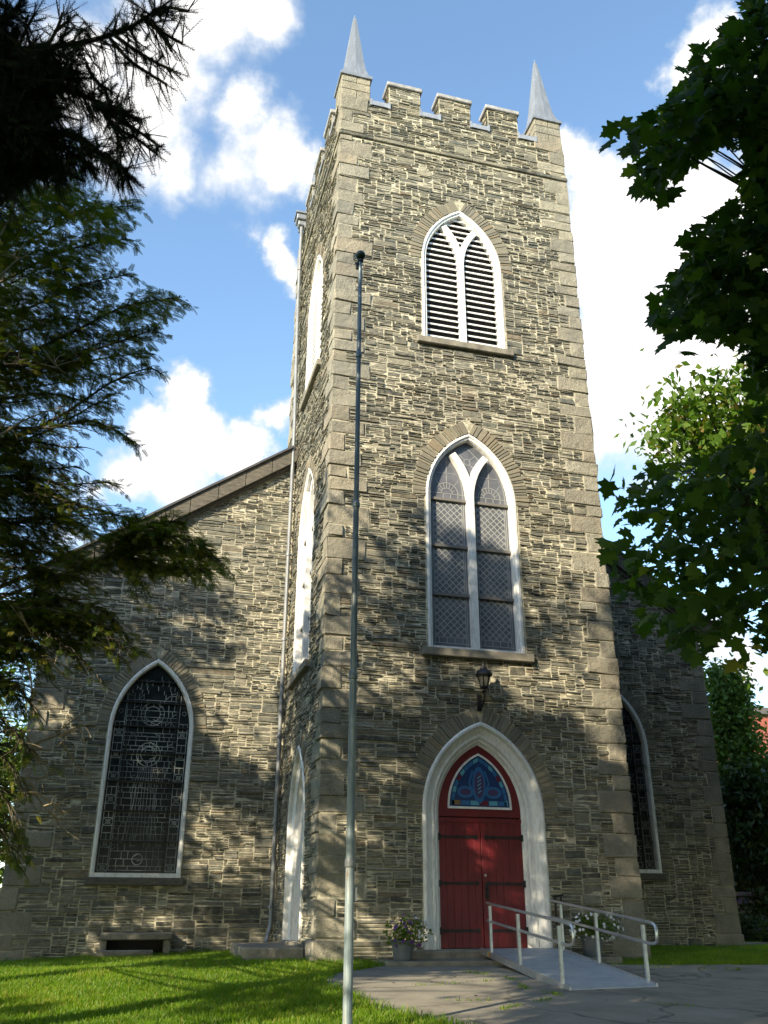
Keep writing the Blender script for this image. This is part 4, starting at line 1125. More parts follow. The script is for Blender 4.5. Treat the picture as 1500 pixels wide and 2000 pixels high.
def flagpole():
    x, y = -1.07, -7.0; zb = G(x, y)
    o = empty('flagpole', (x, y, zb)); tag(o, 'tall bare grey flagpole with a ball on top standing in the lawn', 'flagpole')
    ztop = 8.78
    joints = [1.2, 3.1, 5.15, 7.25]
    p = MB(); zs = [zb-.1, 1.2, 3.1, 5.15, 7.25, ztop]; rs = [.048, .043, .037, .032, .028, .024]
    for i in range(5):
        p.tube([(x, y, zs[i]), (x, y, zs[i+1])], [rs[i], rs[i]-.004], 16)
    p.build('pole', 'pole_paint', o, smooth=False)
    for i, z in enumerate(joints):
        c = MB(); c.lathe(x, y, [(rs[i+1], z-.04), (rs[i]+.006, z-.03), (rs[i]+.007, z+.02), (rs[i+1]+.002, z+.05)], 16); c.build('collar', 'grey_pipe' if i == 0 else 'pole_paint', o)
    b = MB(); zc = ztop+.075; b.lathe(x, y, [(.0, zc-.075)]+[(.07*math.cos(a), zc+.07*math.sin(a)) for a in np.linspace(-1.45, 1.45, 9)]+[(0, zc+.07)], 16); b.build('ball', 'bronze', o, smooth=True)
    t = MB(); t.box(x-.065, x-.022, y-.012, y+.012, ztop-.17, ztop-.05, 0, .5, None, .008); t.lathe(x, y, [(.04, ztop-.03), (.04, ztop), (.02, ztop+.01)], 12); t.build('pulley', 'black_iron', o)
    c = MB(); c.box(x+.04, x+.075, y-.01, y+.01, .85, .98, 0, .5, None, .006); c.build('cleat', 'grey_pipe', o)
flagpole()

def ramp():
    zt = .140; A0, A1 = (2.86, -.33), (2.60, -4.22); B0, B1 = (4.30, -.33), (3.95, -4.05)
    o = empty('wheelchair_ramp', (3.4, -2.2, G(3.4, -2.2))); tag(o, 'aluminium wheelchair ramp with double handrails leading up to the red door', 'ramp')
    L0 = np.array([*A0, zt]); L1 = np.array([*A1, G(*A1)+.025]); R0 = np.array([*B0, zt]); R1 = np.array([*B1, G(*B1)+.025])
    dk = MB(); th_ = .045
    vs = [L0, R0, R1, L1]; vs = [tuple(p) for p in vs]+[(p[0], p[1], p[2]-th_) for p in vs]
    dk.add(vs, [(0, 1, 2, 3), (4, 7, 6, 5), (0, 4, 5, 1), (1, 5, 6, 2), (2, 6, 7, 3), (3, 7, 4, 0)])
    # top landing plate resting on the threshold
    dk.add([(A0[0], -.05, zt+.004), (B0[0], -.05, zt+.004), tuple(R0+[0, 0, .004]), tuple(L0+[0, 0, .004])], [(0, 1, 2, 3)])
    for k in np.linspace(.04, .96, 24):
        a = L0+(L1-L0)*k; b = R0+(R1-R0)*k; dk.add([a+[.02, -.012, .001], b+[-.02, -.012, .001], b+[-.02, .012, .001], a+[.02, .012, .001], a+[.02, 0, .007], b+[-.02, 0, .007]], [(0, 1, 5, 4), (4, 5, 2, 3)])
    dk.build('deck', 'ramp_deck', o)
    for P0, P1, sg in ((L0, L1, -1), (R0, R1, 1)):
        kb = MB(); dv = np.array([sg*.03, 0, 0]); q = [P0, P1, P1+dv, P0+dv]; up = np.array([0, 0, .03]); lo = np.array([0, 0, -.07])
        vs = [p+lo for p in q]+[p+up for p in q]
        kb.add(vs, [(0, 3, 2, 1), (4, 5, 6, 7), (0, 1, 5, 4), (1, 2, 6, 5), (2, 3, 7, 6), (3, 0, 4, 7)]); e = kb.build('side_rail', 'aluminium', o)
        if sg < 0:
            for k, m in ((.10, 'sticker_yellow'), (.125, 'sticker_red')):
                st = MB(); a = P0+(P1-P0)*k+dv+[-.003, 0, -.05]; b = P0+(P1-P0)*(k+.022)+dv+[-.003, 0, -.05]
                st.add([a, b, b+[0, 0, .06], a+[0, 0, .06]], [(0, 1, 2, 3)]); st.build('sticker', m, e)
        hx = .0
        fr_ = [.14, .50, .93] if sg < 0 else [.05, .47, .93]; ks = .09 if sg < 0 else -.09
        hr = MB(); top = []; 
        def at(k, h): p = P0+(P1-P0)*k; return np.array([p[0]+sg*.0, p[1], p[2]+h])
        pts = [at(ks, .76), at(.5, .775), at(.985, .79)]
        end = [at(1.02, .785), at(1.045, .76), at(1.05, .70), at(1.05, .62), at(1.045, .56), at(1.02, .53), at(.985, .515)]
        low = [at(.5, .50), at(ks, .485)]
        hr.tube(pts+end+low, .021, 10); hr.build('handrail', 'aluminium', o, smooth=True)
        for k in fr_:
            pm = MB(); pm.box(-.022, .022, -.022, .022, 0, .76); b = at(k, -.03); off_ = np.array([sg*.012, 0, 0])
            pm.v = [tuple(np.array(v)+b+off_) for v in pm.v]; pm.build('post', 'aluminium', o)
ramp()

def iron_rail():
    o = empty('iron_handrail', (4.42, -.2, .12)); tag(o, 'short black iron handrail against the right jamb of the red door', 'handrail')
    for x in (4.34, 4.46): b = MB(); b.tube([(x, -.22, .1), (x, -.22, 1.0)], .02, 8); b.build('post', 'black_iron', o)
    b = MB(); b.tube([(4.30, -.22, .98), (4.50, -.22, 1.01)], .022, 8); b.build('rail', 'black_iron', o)
iron_rail()

def slab(name, label, quad, z, h):
    b = MB(); n = len(quad); c = np.mean(np.array(quad), 0)
    vs = [(x, y, z-h) for x, y in quad]+[(x, y, z-.02) for x, y in quad]+[(c[0]+(x-c[0])*.985, c[1]+(y-c[1])*.985, z) for x, y in quad]
    fs = [tuple(range(2*n, 3*n))]+[(i, (i+1) % n, n+(i+1) % n, n+i) for i in range(n)]+[(n+i, n+(i+1) % n, 2*n+(i+1) % n, 2*n+i) for i in range(n)]
    b.add(vs, fs); tag(b.build(name, 'worn_stone'), label, 'step')
slab('stone_step', 'wide worn stone doorstep below the red door, left of the ramp', [(.98, -.98), (1.8, -1.0), (3.2, -1.0), (4.0, -.96), (4.0, -.27), (1.02, -.27)], .0, .3)
slab('stone_step', 'flat stone slab step in the grass at the white side doorway', [(-1.12, .95), (-.55, .72), (-.09, .62), (-.09, 3.35), (-1.05, 3.3)], .15, .4)
slab('stone_block', 'low brown stone block under the white flower pot beside the ramp', [(4.48, -.78), (5.3, -.72), (5.32, -.08), (4.5, -.08)], .02, .3)

# ------------------------------------------------------------------ leaves
def basis(dirs, up=None):
    d = dirs/np.linalg.norm(dirs, axis=1, keepdims=True)
    r = rng.normal(size=d.shape) if up is None else np.broadcast_to(up, d.shape).astype(float)
    s = np.cross(d, r); s /= np.maximum(np.linalg.norm(s, axis=1, keepdims=True), 1e-6)
    n = np.cross(s, d)
    return d, s, n
def scatter(template, faces, C, Dr, S, size, up=None):
    """copy a small template (x forward, y side, z up) to every centre"""
    d, s, n = basis(Dr, up)
    T = template
    V = C[:, None, :]+size[:, None, None]*(T[None, :, 0, None]*d[:, None]+T[None, :, 1, None]*s[:, None]+T[None, :, 2, None]*n[:, None])
    K = len(T); F = faces[None]+(np.arange(len(C))*K)[:, None, None]
    return V.reshape(-1, 3), F.reshape(-1, faces.shape[1])
LEAF = np.array([(0, 0, 0), (.45, .26, .05), (1, 0, -.06), (.45, -.26, .05)]); LEAF_F = np.array([(0, 1, 2, 3)])
def maple_template():
    # five-lobed blade, star-shaped about a point near its base
    half = [(0.0, 0.0), (-.10, .16), (-.16, .30), (-.02, .30), (.06, .40), (.16, .58), (.25, .52), (.30, .40), (.36, .30), (.52, .44), (.62, .42), (.60, .30), (.70, .16), (.80, .17), (.84, .08), (1.02, 0)]
    ring = half+[(x, -y) for x, y in half[-2:0:-1]]
    c = (.26, 0)
    pts = [(*c, .03)]+[(x, y, -.16*abs(y)-.10*x*x) for x, y in ring]
    n = len(ring); F = [(0, 1+i, 1+(i+1) % n) for i in range(n)]
    return np.array(pts), np.array(F)
MAPLE, MAPLE_F = maple_template()
def spray_template(n=11, L=1.0):
    """flat feathery twig tip: slender leaflets left and right of a stem"""
    V = []; F = []
    def dia(p, q, w_):
        p = np.array(p); q = np.array(q); t = q-p; s = np.array([-t[1], t[0], 0]); s = s/np.linalg.norm(s)*w_/2; b = len(V)
        V.extend([p, p+t*.45+s, q, p+t*.45-s]); F.append((b, b+1, b+2, b+3))
    dia((0, 0, 0), (L, 0, -.14), .05)
    for i in range(n):
        x = .06+.86*i/n
        for sg in (1, -1):
            l = .40*(1-.65*x)+.06; a = .85
            dia((x, 0, -.14*x*x), (x+l*math.cos(a), sg*l*math.sin(a), -.14*x*x-.10*l-.03), .055)
    return np.array(V), np.array(F)
SPRAY, SPRAY_F = spray_template()
def needle_template(n=64):
    """spruce shoot: stem bristling all round with needles"""
    V = []; F = []
    for i in range(n):
        x = i/n; a = i*2.4; l = (.11+.06*((i*7) % 5)/5)*(1-.15*x); b = len(V)
        dx, dy, dz = .055, l*math.cos(a), l*math.sin(a)
        w_ = .010
        V.extend([(x, -w_*math.sin(a), w_*math.cos(a)), (x, w_*math.sin(a), -w_*math.cos(a)), (x+dx, dy, dz)]); F.append((b, b+1, b+2))
    for s in (0, 1):
        b = len(V); h = .011
        if s: V.extend([(0, -h, 0), (0, h, 0), (1.05, 0, 0)])
        else: V.extend([(0, 0, -h), (0, 0, h), (1.05, 0, 0)])
        F.append((b, b+1, b+2))
    return np.array(V), np.array(F)
NEEDLE, NEEDLE_F = needle_template()

def in_frame(P, mg=40):
    u, v, z = project(P)
    return (z > .3) & (u > -mg) & (u < 1500+mg) & (v > -mg) & (v < 2000+mg)
def curve(pts, n=14):
    """smooth path through control points"""
    P = np.array(pts, float)
    if len(P) == 2: return np.array([P[0]+(P[1]-P[0])*i/n for i in range(n+1)])
    t = np.linspace(0, len(P)-1, n+1); out = []
    for x in t:
        i = min(int(x), len(P)-2); f = x-i; p0 = P[max(i-1, 0)]; p1 = P[i]; p2 = P[i+1]; p3 = P[min(i+2, len(P)-1)]
        out.append(.5*((2*p1)+(-p0+p2)*f+(2*p0-5*p1+4*p2-p3)*f*f+(-p0+3*p1-3*p2+p3)*f**3))
    return np.array(out)
def unit(v): v = np.asarray(v, float); return v/max(np.linalg.norm(v), 1e-9)

# ------------------------------------------------------------------ hemlock on the left
def hemlock():
    base = ray(-273, 1700, 12); bx, by = base[0], base[1]; zb = G(bx, by)
    top = np.array([bx+.35, by-1.3, 12.2])
    o = empty('hemlock_tree', (bx, by, zb)); tag(o, 'tall hemlock tree with feathery sunlit sprays hanging beside the left gable', 'tree')
    tk = MB(); tp = curve([(bx, by, zb-.2), (bx+.1, by-.3, 4), (bx+.25, by-.8, 8), tuple(top)], 16)
    tk.tube(tp, list(np.linspace(.26, .03, 17)), 10); tk.build('trunk', 'bark', o)
    def trunk_at(z):
        i = np.argmin(np.abs(tp[:, 2]-z)); return tp[i]
    br = MB(); C = []; Dv = []; Sz = []
    def sprays(path, k0=.15, step=.07, size=.26, droop=.25, spread=1.0):
        L = np.sum(np.linalg.norm(np.diff(path, axis=0), axis=1)); n = max(3, int(L*(1-k0)/step))
        for i in range(n):
            t = k0+(1-k0)*(i+rng.random())/n; x = t*(len(path)-1); j = min(int(x), len(path)-2); p = path[j]+(path[j+1]-path[j])*(x-j)
            d = unit(path[j+1]-path[j]); s = np.cross(d, [0, 0, 1.]); s = unit(s)*(1 if i % 2 else -1)
            C.append(p+rng.normal(0, .02, 3)); Dv.append(unit(d*.55+s*spread*rng.uniform(.2, 1.3)+np.array([0, 0, -droop*rng.uniform(-1.2, 2.2)])+rng.normal(0, .25, 3))); Sz.append(size*rng.uniform(.6, 1.25)*(1.0 if t < .85 else .85))
        C.append(path[-1]); Dv.append(unit(path[-1]-path[-2]+[0, 0, -.01])); Sz.append(size)
    def limb(path, r0, side=.22, sl=(.35, .9), size=.125, droop=.16, step=.032, bare=.12):
        path = np.array(path); br.tube(path, list(np.linspace(r0, .006, len(path))), 6, cap=False)
        L = np.sum(np.linalg.norm(np.diff(path, axis=0), axis=1)); n = max(2, int(L/side*2))
        sprays(path, .45, step, size, droop)
        for i in range(n):
            t = bare+(1-bare)*(i+rng.random()*.8)/n; x = t*(len(path)-1); j = min(int(x), len(path)-2); p = path[j]+(path[j+1]-path[j])*(x-j)
            d = unit(path[j+1]-path[j]); s = unit(np.cross(d, [0, 0, 1.]))*(1 if i % 2 else -1)
            l = rng.uniform(*sl)*(1.1-.75*t); e = p+unit(d*rng.uniform(.3, 1.0)+s*rng.uniform(.3, 1.2)+np.array([0, 0, rng.uniform(-.55, .3)]))*l
            mid = (p+e)/2+np.array([0, 0, .04*l])
            q = curve([p, mid, e-np.array([0, 0, droop*.35*l])], 6); br.tube(q, list(np.linspace(.010, .003, 7)), 4, cap=False)
            sprays(q, .1, step, size, droop)
    # branches seen in the photo: (u, v) way-points and depths
    KEY = [([(-60, 520), (60, 470), (150, 415), (262, 402)], (12.0, 11.6), .03), ([(-60, 610), (60, 520), (160, 480), (248, 468)], (12.2, 11.4), .03),
           ([(-60, 560), (50, 420), (110, 340), (150, 300)], (12.6, 12.2), .03), ([(-60, 480), (20, 380), (60, 320), (75, 283)], (13, 12.8), .03),
           ([(-80, 660), (60, 600), (150, 560), (250, 535)], (11.8, 11.2), .03),
           ([(-80, 700), (40, 690), (130, 655), (240, 600), (355, 580)], (11.6, 10.6), .04), ([(-80, 735), (40, 712), (160, 690), (310, 640)], (11.4, 10.4), .035),
           ([(-60, 775), (80, 730), (200, 700), (290, 690)], (12.6, 12.0), .03), ([(-80, 880), (40, 850), (130, 805), (220, 745), (297, 716)], (11.8, 10.8), .035),
           ([(-60, 850), (100, 835), (180, 822), (258, 862)], (11.4, 10.6), .03), ([(-60, 800), (60, 770), (130, 775), (215, 800)], (12.6, 12.2), .03),
           ([(-80, 905), (30, 900), (90, 915), (150, 910)], (11.6, 11.0), .03), ([(-80, 950), (40, 930), (120, 945), (212, 942)], (11.2, 10.6), .035),
           ([(-80, 985), (60, 965), (150, 985), (255, 1012)], (11.0, 10.2), .035), ([(-80, 1040), (30, 1020), (110, 1010), (205, 1005)], (11.4, 10.8), .03),
           ([(-80, 1090), (0, 1060), (60, 1075), (130, 1085)], (11.2, 10.8), .03), ([(-80, 1130), (0, 1110), (50, 1110), (95, 1120)], (11.0, 10.8), .03),
           ([(40, 1128), (90, 1128), (135, 1118), (190, 1098), (270, 1075), (350, 1068), (432, 1095)], (11.2, 9.6), .032), ([(175, 1100), (240, 1052), (320, 1045), (400, 1062)], (10.2, 9.6), .022),
           ([(190, 1098), (250, 1100), (320, 1110), (395, 1112)], (10.3, 9.7), .02), ([(150, 1112), (220, 1075), (290, 1025), (350, 1018)], (10.5, 10), .02),
           ([(-60, 1190), (40, 1185), (110, 1210), (190, 1250), (235, 1285)], (10.6, 9.6), .025), ([(-60, 1250), (20, 1215), (90, 1230), (150, 1290)], (10.2, 9.5), .02),
           ([(-60, 1170), (60, 1160), (150, 1175), (215, 1200)], (10.8, 10.0), .022), ([(-80, 1330), (-20, 1270), (40, 1260), (90, 1290)], (10.0, 9.6), .02),
           ([(-90, 1300), (-20, 1240), (60, 1230), (130, 1265), (200, 1330)], (10.2, 9.4), .02), ([(-90, 1240), (-10, 1205), (80, 1195), (160, 1210), (250, 1270)], (10.6, 9.6), .02), ([(-90, 1420), (-40, 1400), (20, 1420), (60, 1470)], (9.8, 9.4), .02),
           ([(-90, 1480), (-40, 1450), (10, 1480), (55, 1560)], (9.8, 9.4), .02), ([(-90, 1560), (-40, 1520), (10, 1560), (50, 1650)], (9.6, 9.3), .018), ([(-90, 1380), (-30, 1330), (30, 1340), (70, 1390)], (9.9, 9.5), .018), ([(-90, 1640), (-40, 1600), (0, 1620), (35, 1690)], (9.6, 9.3), .016)]
    for px, (d0, d1), r in KEY:
        n = len(px); P = [ray(u, v, d0+(d1-d0)*i/(n-1)) for i, (u, v) in enumerate(px)]
        t0 = trunk_at(P[0][2]+.2); P = [P[0]]+P[1:]
        path = curve([t0]+P if np.linalg.norm(t0-P[0]) < 6 else P, 18); bare = .25 if 1128 in [q[1] for q in px] else .15
        limb(path, r, bare=bare, sl=(.25, .80), size=.125)
        if px[0][0] < 0:
            j = rng.normal(0, .16, (len(path), 3)).cumsum(0)*.18+np.array([0, .5, rng.uniform(-.25, .25)])
            limb((path+j*np.linspace(0, 1, len(path))[:, None])[:rng.integers(12, 18)], r*.8, bare=bare, sl=(.25, .7), size=.125)
    # the rest of the crown, all round the trunk
    z = 3.6
    while z < 12:
        f = (z-3.6)/8.4; L = (4.2-3.4*f)
        for k in range(4):
            a = rng.random()*6.283; t0 = trunk_at(z+rng.uniform(-.2, .2)); dv = np.array([math.cos(a), math.sin(a), 0])
            l = L*rng.uniform(.6, 1.0); e = t0+dv*l+np.array([0, 0, -.28*l+.15]); m = t0+dv*l*.55+np.array([0, 0, .02*l])
            path = curve([t0, m, e], 10)
            if in_frame(path[4:], 0).any(): continue
            limb(path, .03*(1.2-f), sl=(.4, 1.1), size=.32, step=.10, side=.36)
        z += .24
    # the thick of the crown: tufts of sprays between the limbs
    for poly, n in (([(-60, 300), (60, 290), (100, 305), (140, 395), (225, 430), (150, 500), (225, 545), (235, 630), (175, 680), (130, 750), (60, 725), (0, 735), (-60, 760)], 330), ([(-60, 825), (40, 835), (110, 895), (150, 960), (205, 1000), (160, 1035), (90, 1085), (70, 1120), (-60, 1140)], 230),
                    ([(205, 1090), (250, 1045), (335, 1042), (395, 1070), (415, 1098), (330, 1120), (230, 1120)], 60), ([(-60, 1165), (60, 1170), (160, 1190), (230, 1258), (205, 1285), (130, 1255), (60, 1300), (0, 1335), (-60, 1350)], 60), ([(-60, 1420), (20, 1430), (50, 1500), (40, 1600), (15, 1690), (-60, 1700)], 30), ([(230, 560), (330, 575), (300, 640), (200, 700)], 26)):
        us = [p[0] for p in poly]; vs = [p[1] for p in poly]; g_ = 0
        while g_ < n:
            u = rng.uniform(min(us), max(us)); v = rng.uniform(min(vs), max(vs))
            if not in_poly(np.array([u]), np.array([v]), poly)[0]: continue
            c = ray(u, v, rng.uniform(10.4, 12.8) if v < 1150 else rng.uniform(9.5, 10.8)); g_ += 1; a = rng.normal(.3, .8); d0 = np.array([math.cos(a), -math.sin(a)*.8, -.12])
            e = c+d0*rng.uniform(.25, .5); br.tube(curve([c, (c+e)/2+[0, 0, .03], e], 4), [.006, .005, .004, .003, .002], 4, cap=False)
            for q in range(13):
                t = q/12; C.append(c+(e-c)*t+rng.normal(0, .025, 3)); sd = np.cross(d0, [0, 0, 1.])*(1 if q % 2 else -1)
                Dv.append(unit(d0*.6+sd*rng.uniform(.3, 1.2)+np.array([0, 0, rng.uniform(-.5, .2)]))); Sz.append(rng.uniform(.10, .19))
    C_ = np.array(C); Dv_ = np.array(Dv); S_ = np.array(Sz)
    k = gap_filter(C_, .82); C_, Dv_, S_ = C_[k], Dv_[k], S_[k]
    V, F = scatter(SPRAY, SPRAY_F, C_, Dv_, None, S_, up=np.array([0, 0, 1.])+np.zeros(3))
    tone = np.repeat(np.clip(rng.normal(.55, .25, len(C_)), 0, 1), len(SPRAY_F))
    br.build('branches', 'bark', o); np_mesh('needles', V, F, tone, 'hemlock_needle', o)
    # dead lower twigs, bare and pale
    DEAD = [[(-20, 1478), (30, 1466), (60, 1462), (110, 1465)], [(25, 1424), (45, 1432), (65, 1460), (80, 1495), (95, 1525)], [(58, 1465), (75, 1480), (100, 1505), (115, 1535)], [(60, 1460), (80, 1447), (105, 1440), (125, 1420), (150, 1402), (178, 1390)],
            [(115, 1440), (140, 1425), (160, 1418), (195, 1408)], [(120, 1450), (140, 1480), (160, 1505), (180, 1520)], [(40, 1550), (75, 1550), (110, 1580), (138, 1605)], [(85, 1575), (110, 1570), (125, 1590)], [(35, 1560), (60, 1545), (100, 1590), (140, 1610)], [(95, 1585), (110, 1600), (120, 1620)], [(75, 1555), (60, 1530), (40, 1550), (30, 1570)],
            [(40, 1195), (60, 1235), (90, 1265)], [(15, 1195), (28, 1240), (40, 1268)], [(120, 1270), (150, 1280), (175, 1300)], [(55, 1300), (62, 1340), (58, 1380)], [(95, 1290), (115, 1310), (140, 1330)], [(0, 850), (60, 815), (140, 790)], [(0, 540), (20, 520), (42, 500)], [(0, 460), (20, 425), (40, 405)], [(90, 690), (110, 715), (128, 730)], [(-20, 1490), (10, 1500), (40, 1470)], [(30, 1470), (40, 1440), (60, 1425)]]
    for px in DEAD:  # each a bare twig of its own
        dt = MB(); d0 = rng.uniform(9.4, 10.0); P = curve([ray(u, v, d0+.08*i) for i, (u, v) in enumerate(px)], 10)
        dt.tube(P, list(np.linspace(.014, .004, 11)), 5, cap=False)
        for i in range(6):
            j = rng.integers(2, 10); e = P[j]+unit(P[j]-P[j-1]+rng.normal(0, .6, 3))*rng.uniform(.08, .35); dt.tube(curve([P[j], (P[j]+e)/2+rng.normal(0, .02, 3), e], 4), [.006, .005, .004, .003, .002], 4, cap=False)
        dt.build('dead_twig', 'dead_twig', o)
    # low tuft near the ground
hemlock()

def cone_fill(name, label, x, y, h, r, n, size, m, seed_clear=True, trunk=.14, zlow=.2, shape=.8, gaps=.35, cat='tree', up_bias=.2, group=None):
    """leafy tree: trunk with limbs, crown of separate leaves gathered in clumps along the limbs"""
    zb = G(x, y); o = empty(name, (x, y, zb)); tag(o, label, cat, group)
    tk = MB(); tk.tube(curve([(x, y, zb-.2), (x+rng.normal(0, .1), y+rng.normal(0, .1), zb+h*.5), (x, y, zb+h*.92)], 10), list(np.linspace(trunk, .02, 11)), 8); 
    C = []; 
    nl = max(14, n//90); tw = MB()
    for i in range(nl):
        f = rng.random()**.85; z = zb+h*(zlow+(1-zlow)*f); rr = r*max(.12, (1-f)**shape)*(1 if f > .12 else .6+3*f)
        a = rng.random()*6.283; L = rr*rng.uniform(.55, 1.08); p0 = np.array([x, y, z-.25*L]); e = np.array([x+L*math.cos(a), y+L*math.sin(a), z+up_bias*L])
        tw.tube(curve([p0, (p0+e)/2+[0, 0, .1*L], e], 5), list(np.linspace(trunk*.3, .008, 6)), 5, cap=False)
        m_ = int(n/nl); t = rng.random(m_)**.6; pc = p0+(e-p0)*t[:, None]; C.append(pc+rng.normal(0, .16*r*.9+.05, (m_, 3))*np.array([1, 1, .75]))
    C = np.concatenate(C)
    Dv = rng.normal(size=C.shape)+np.array([0, 0, -.35]); S = size*rng.uniform(.6, 1.3, len(C))
    V, F = scatter(LEAF, LEAF_F, C, Dv, None, S)
    tk.build('trunk', 'bark', o); tw.build('branches', 'bark', o); np_mesh('foliage', V, F, np.clip(rng.normal(.5, .25, len(C)), 0, 1), m, o)
    return o

# ------------------------------------------------------------------ spruce close on the upper left
def spruce():
    tx, ty = -7.2, -12.9; zb = G(tx, ty)
    o = empty('spruce_tree', (tx, ty, zb)); tag(o, 'dark spruce tree with drooping bristly boughs close at upper left', 'tree')
    tk = MB(); tp = curve([(tx, ty, zb-.2), (tx+.05, ty, 5), (tx, ty+.1, 11)], 12); tk.tube(tp, list(np.linspace(.24, .04, 13)), 10); tk.build('trunk', 'bark', o)
    br = MB(); C = []; Dv = []; Sz = []
    def shoot(p, d, s): C.append(p); Dv.append(d); Sz.append(s)
    def bough(path, r0, dens=1.0, hang=.5, sl=(.10, .30)):
        path = np.array(path); br.tube(path, list(np.linspace(r0, .006, len(path))), 6, cap=False)
        L = np.sum(np.linalg.norm(np.diff(path, axis=0), axis=1)); n = int(L/.035*dens)
        for i in range(int(L/.06)):                      # needles on the bough itself
            t = (i+.5)/(L/.06); x = min(t, .999); x = x*(len(path)-1); j = min(int(x), len(path)-2); p = path[j]+(path[j+1]-path[j])*(x-j); shoot(p, unit(path[j+1]-path[j]), .15)
        for i in range(n):
            t = .08+.92*(i+rng.random())/n; x = t*(len(path)-1); j = min(int(x), len(path)-2); p = path[j]+(path[j+1]-path[j])*(x-j)
            d = unit(path[j+1]-path[j]); s = unit(np.cross(d, [0, 0, 1.]))*(1 if i % 2 else -1)
            l = rng.uniform(*sl)*(1.1-.6*t); q = unit(d*rng.uniform(.1, .9)+s*rng.uniform(.2, 1.0)+np.array([0, 0, -hang*rng.uniform(-1.0, 2.4)])+rng.normal(0, .2, 3))
            e = p+q*l; br.tube([p, (p+e)/2, e], [.0035, .003, .002], 4, cap=False)
            k = max(1, int(l/.075))
            for m in range(k):
                a = p+q*l*(m+.2)/k; shoot(a, unit(q+rng.normal(0, .16, 3)), rng.uniform(.11, .17))
                if rng.random() < .7: shoot(a, unit(q*.8+np.cross(q, rng.normal(size=3))*.9+np.array([0, 0, -.25*hang])), rng.uniform(.08, .15))
    KEY = [([(-120, 90), (0, 120), (90, 95), (170, 80), (235, 62), (285, 35), (325, 5), (360, -25)], 4.5, .9), ([(225, 70), (260, 95), (300, 120), (335, 136)], 4.45, .7), ([(215, 75), (250, 115), (285, 140), (325, 165)], 4.5, .7), ([(280, 35), (310, 62), (335, 100)], 4.4, .6), ([(300, 20), (330, 15), (368, 22)], 4.4, .5), ([(285, 40), (320, 65), (356, 85)], 4.4, .6),
           ([(-120, 40), (-20, 50), (20, 25), (35, 10)], 4.7, .8), ([(20, 130), (50, 60), (68, 28)], 4.7, .6), ([(90, 95), (112, 55), (122, 25)], 4.6, .8), ([(110, 60), (128, 45), (135, 40)], 4.6, .8), ([(60, 90), (50, 50), (55, 30)], 4.7, .6),
           ([(-120, 180), (0, 170), (100, 165), (170, 185), (205, 215), (250, 222), (290, 212)], 4.7, 1.1), ([(195, 210), (240, 240), (275, 260), (310, 285)], 4.6, .9), ([(200, 215), (230, 250), (265, 270), (302, 298)], 4.65, .9), ([(205, 225), (225, 255), (238, 290)], 4.6, .9),
           ([(-120, 270), (20, 250), (120, 262), (180, 285), (215, 320), (255, 342), (315, 348)], 4.8, 1.1), ([(180, 285), (200, 300), (222, 300)], 4.7, .7), ([(170, 130), (190, 160), (220, 180)], 4.6, .7), ([(-120, 330), (0, 300), (90, 320), (150, 350)], 5.0, 1.2), ([(-120, 130), (0, 140), (100, 130), (180, 155)], 4.8, 1.3), ([(-120, 220), (0, 210), (80, 215), (160, 240)], 4.9, 1.3), ([(-120, 380), (-40, 330), (20, 330), (60, 345)], 5.1, 1.1),
           ([(-120, 90), (0, 90), (60, 100), (120, 110)], 5.0, 1.2), ([(-120, 160), (0, 130), (60, 160), (110, 200)], 5.1, 1.3), ([(-120, 300), (-20, 280), (60, 270), (130, 300)], 5.1, 1.3), ([(-120, 240), (-20, 250), (50, 240), (120, 270)], 4.7, 1.3)]
    for px, d0, dens in KEY:
        P = curve([ray(u, v, d0+(.25 if u < -50 else 0)-.05*i) for i, (u, v) in enumerate(px)], 16)
        big = px[0][0] < -50
        if big: P = curve([tp[np.argmin(np.abs(tp[:, 2]-P[0][2]-.2))]]+list(P[1::4]), 20)
        bough(P, .022 if big else .010, dens*1.25, .55)
        if big:
            Q = P+np.array([0, .18, rng.uniform(-.12, .08)])*np.linspace(0, 1, len(P))[:, None]+rng.normal(0, .02, P.shape).cumsum(0)*.5
            bough(Q[:rng.integers(12, 17)], .014, dens*1.3, .6)
    z = 2.5
    while z < 10.8:
        for k in range(3):
            a = rng.random()*6.283; L = (3.0-.22*z)*rng.uniform(.7, 1); t0 = tp[np.argmin(np.abs(tp[:, 2]-z))]; dv = np.array([math.cos(a), math.sin(a), 0])
            P = curve([t0, t0+dv*L*.5+[0, 0, -.05*L], t0+dv*L+[0, 0, -.15*L]], 10)
            if in_frame(P[2:], 60).any(): continue
            bough(P, .025, .45, .5, (.25, .6))
        z += .33
    C_ = np.array(C); Dv_ = np.array(Dv); S_ = np.array(Sz)
    V, F = scatter(NEEDLE, NEEDLE_F, C_, Dv_, None, S_)
    tone = np.repeat(rng.random(len(C_)), len(NEEDLE_F))
    br.build('boughs', 'bark', o); np_mesh('needles', V, F, tone, 'spruce_needle', o)
spruce()

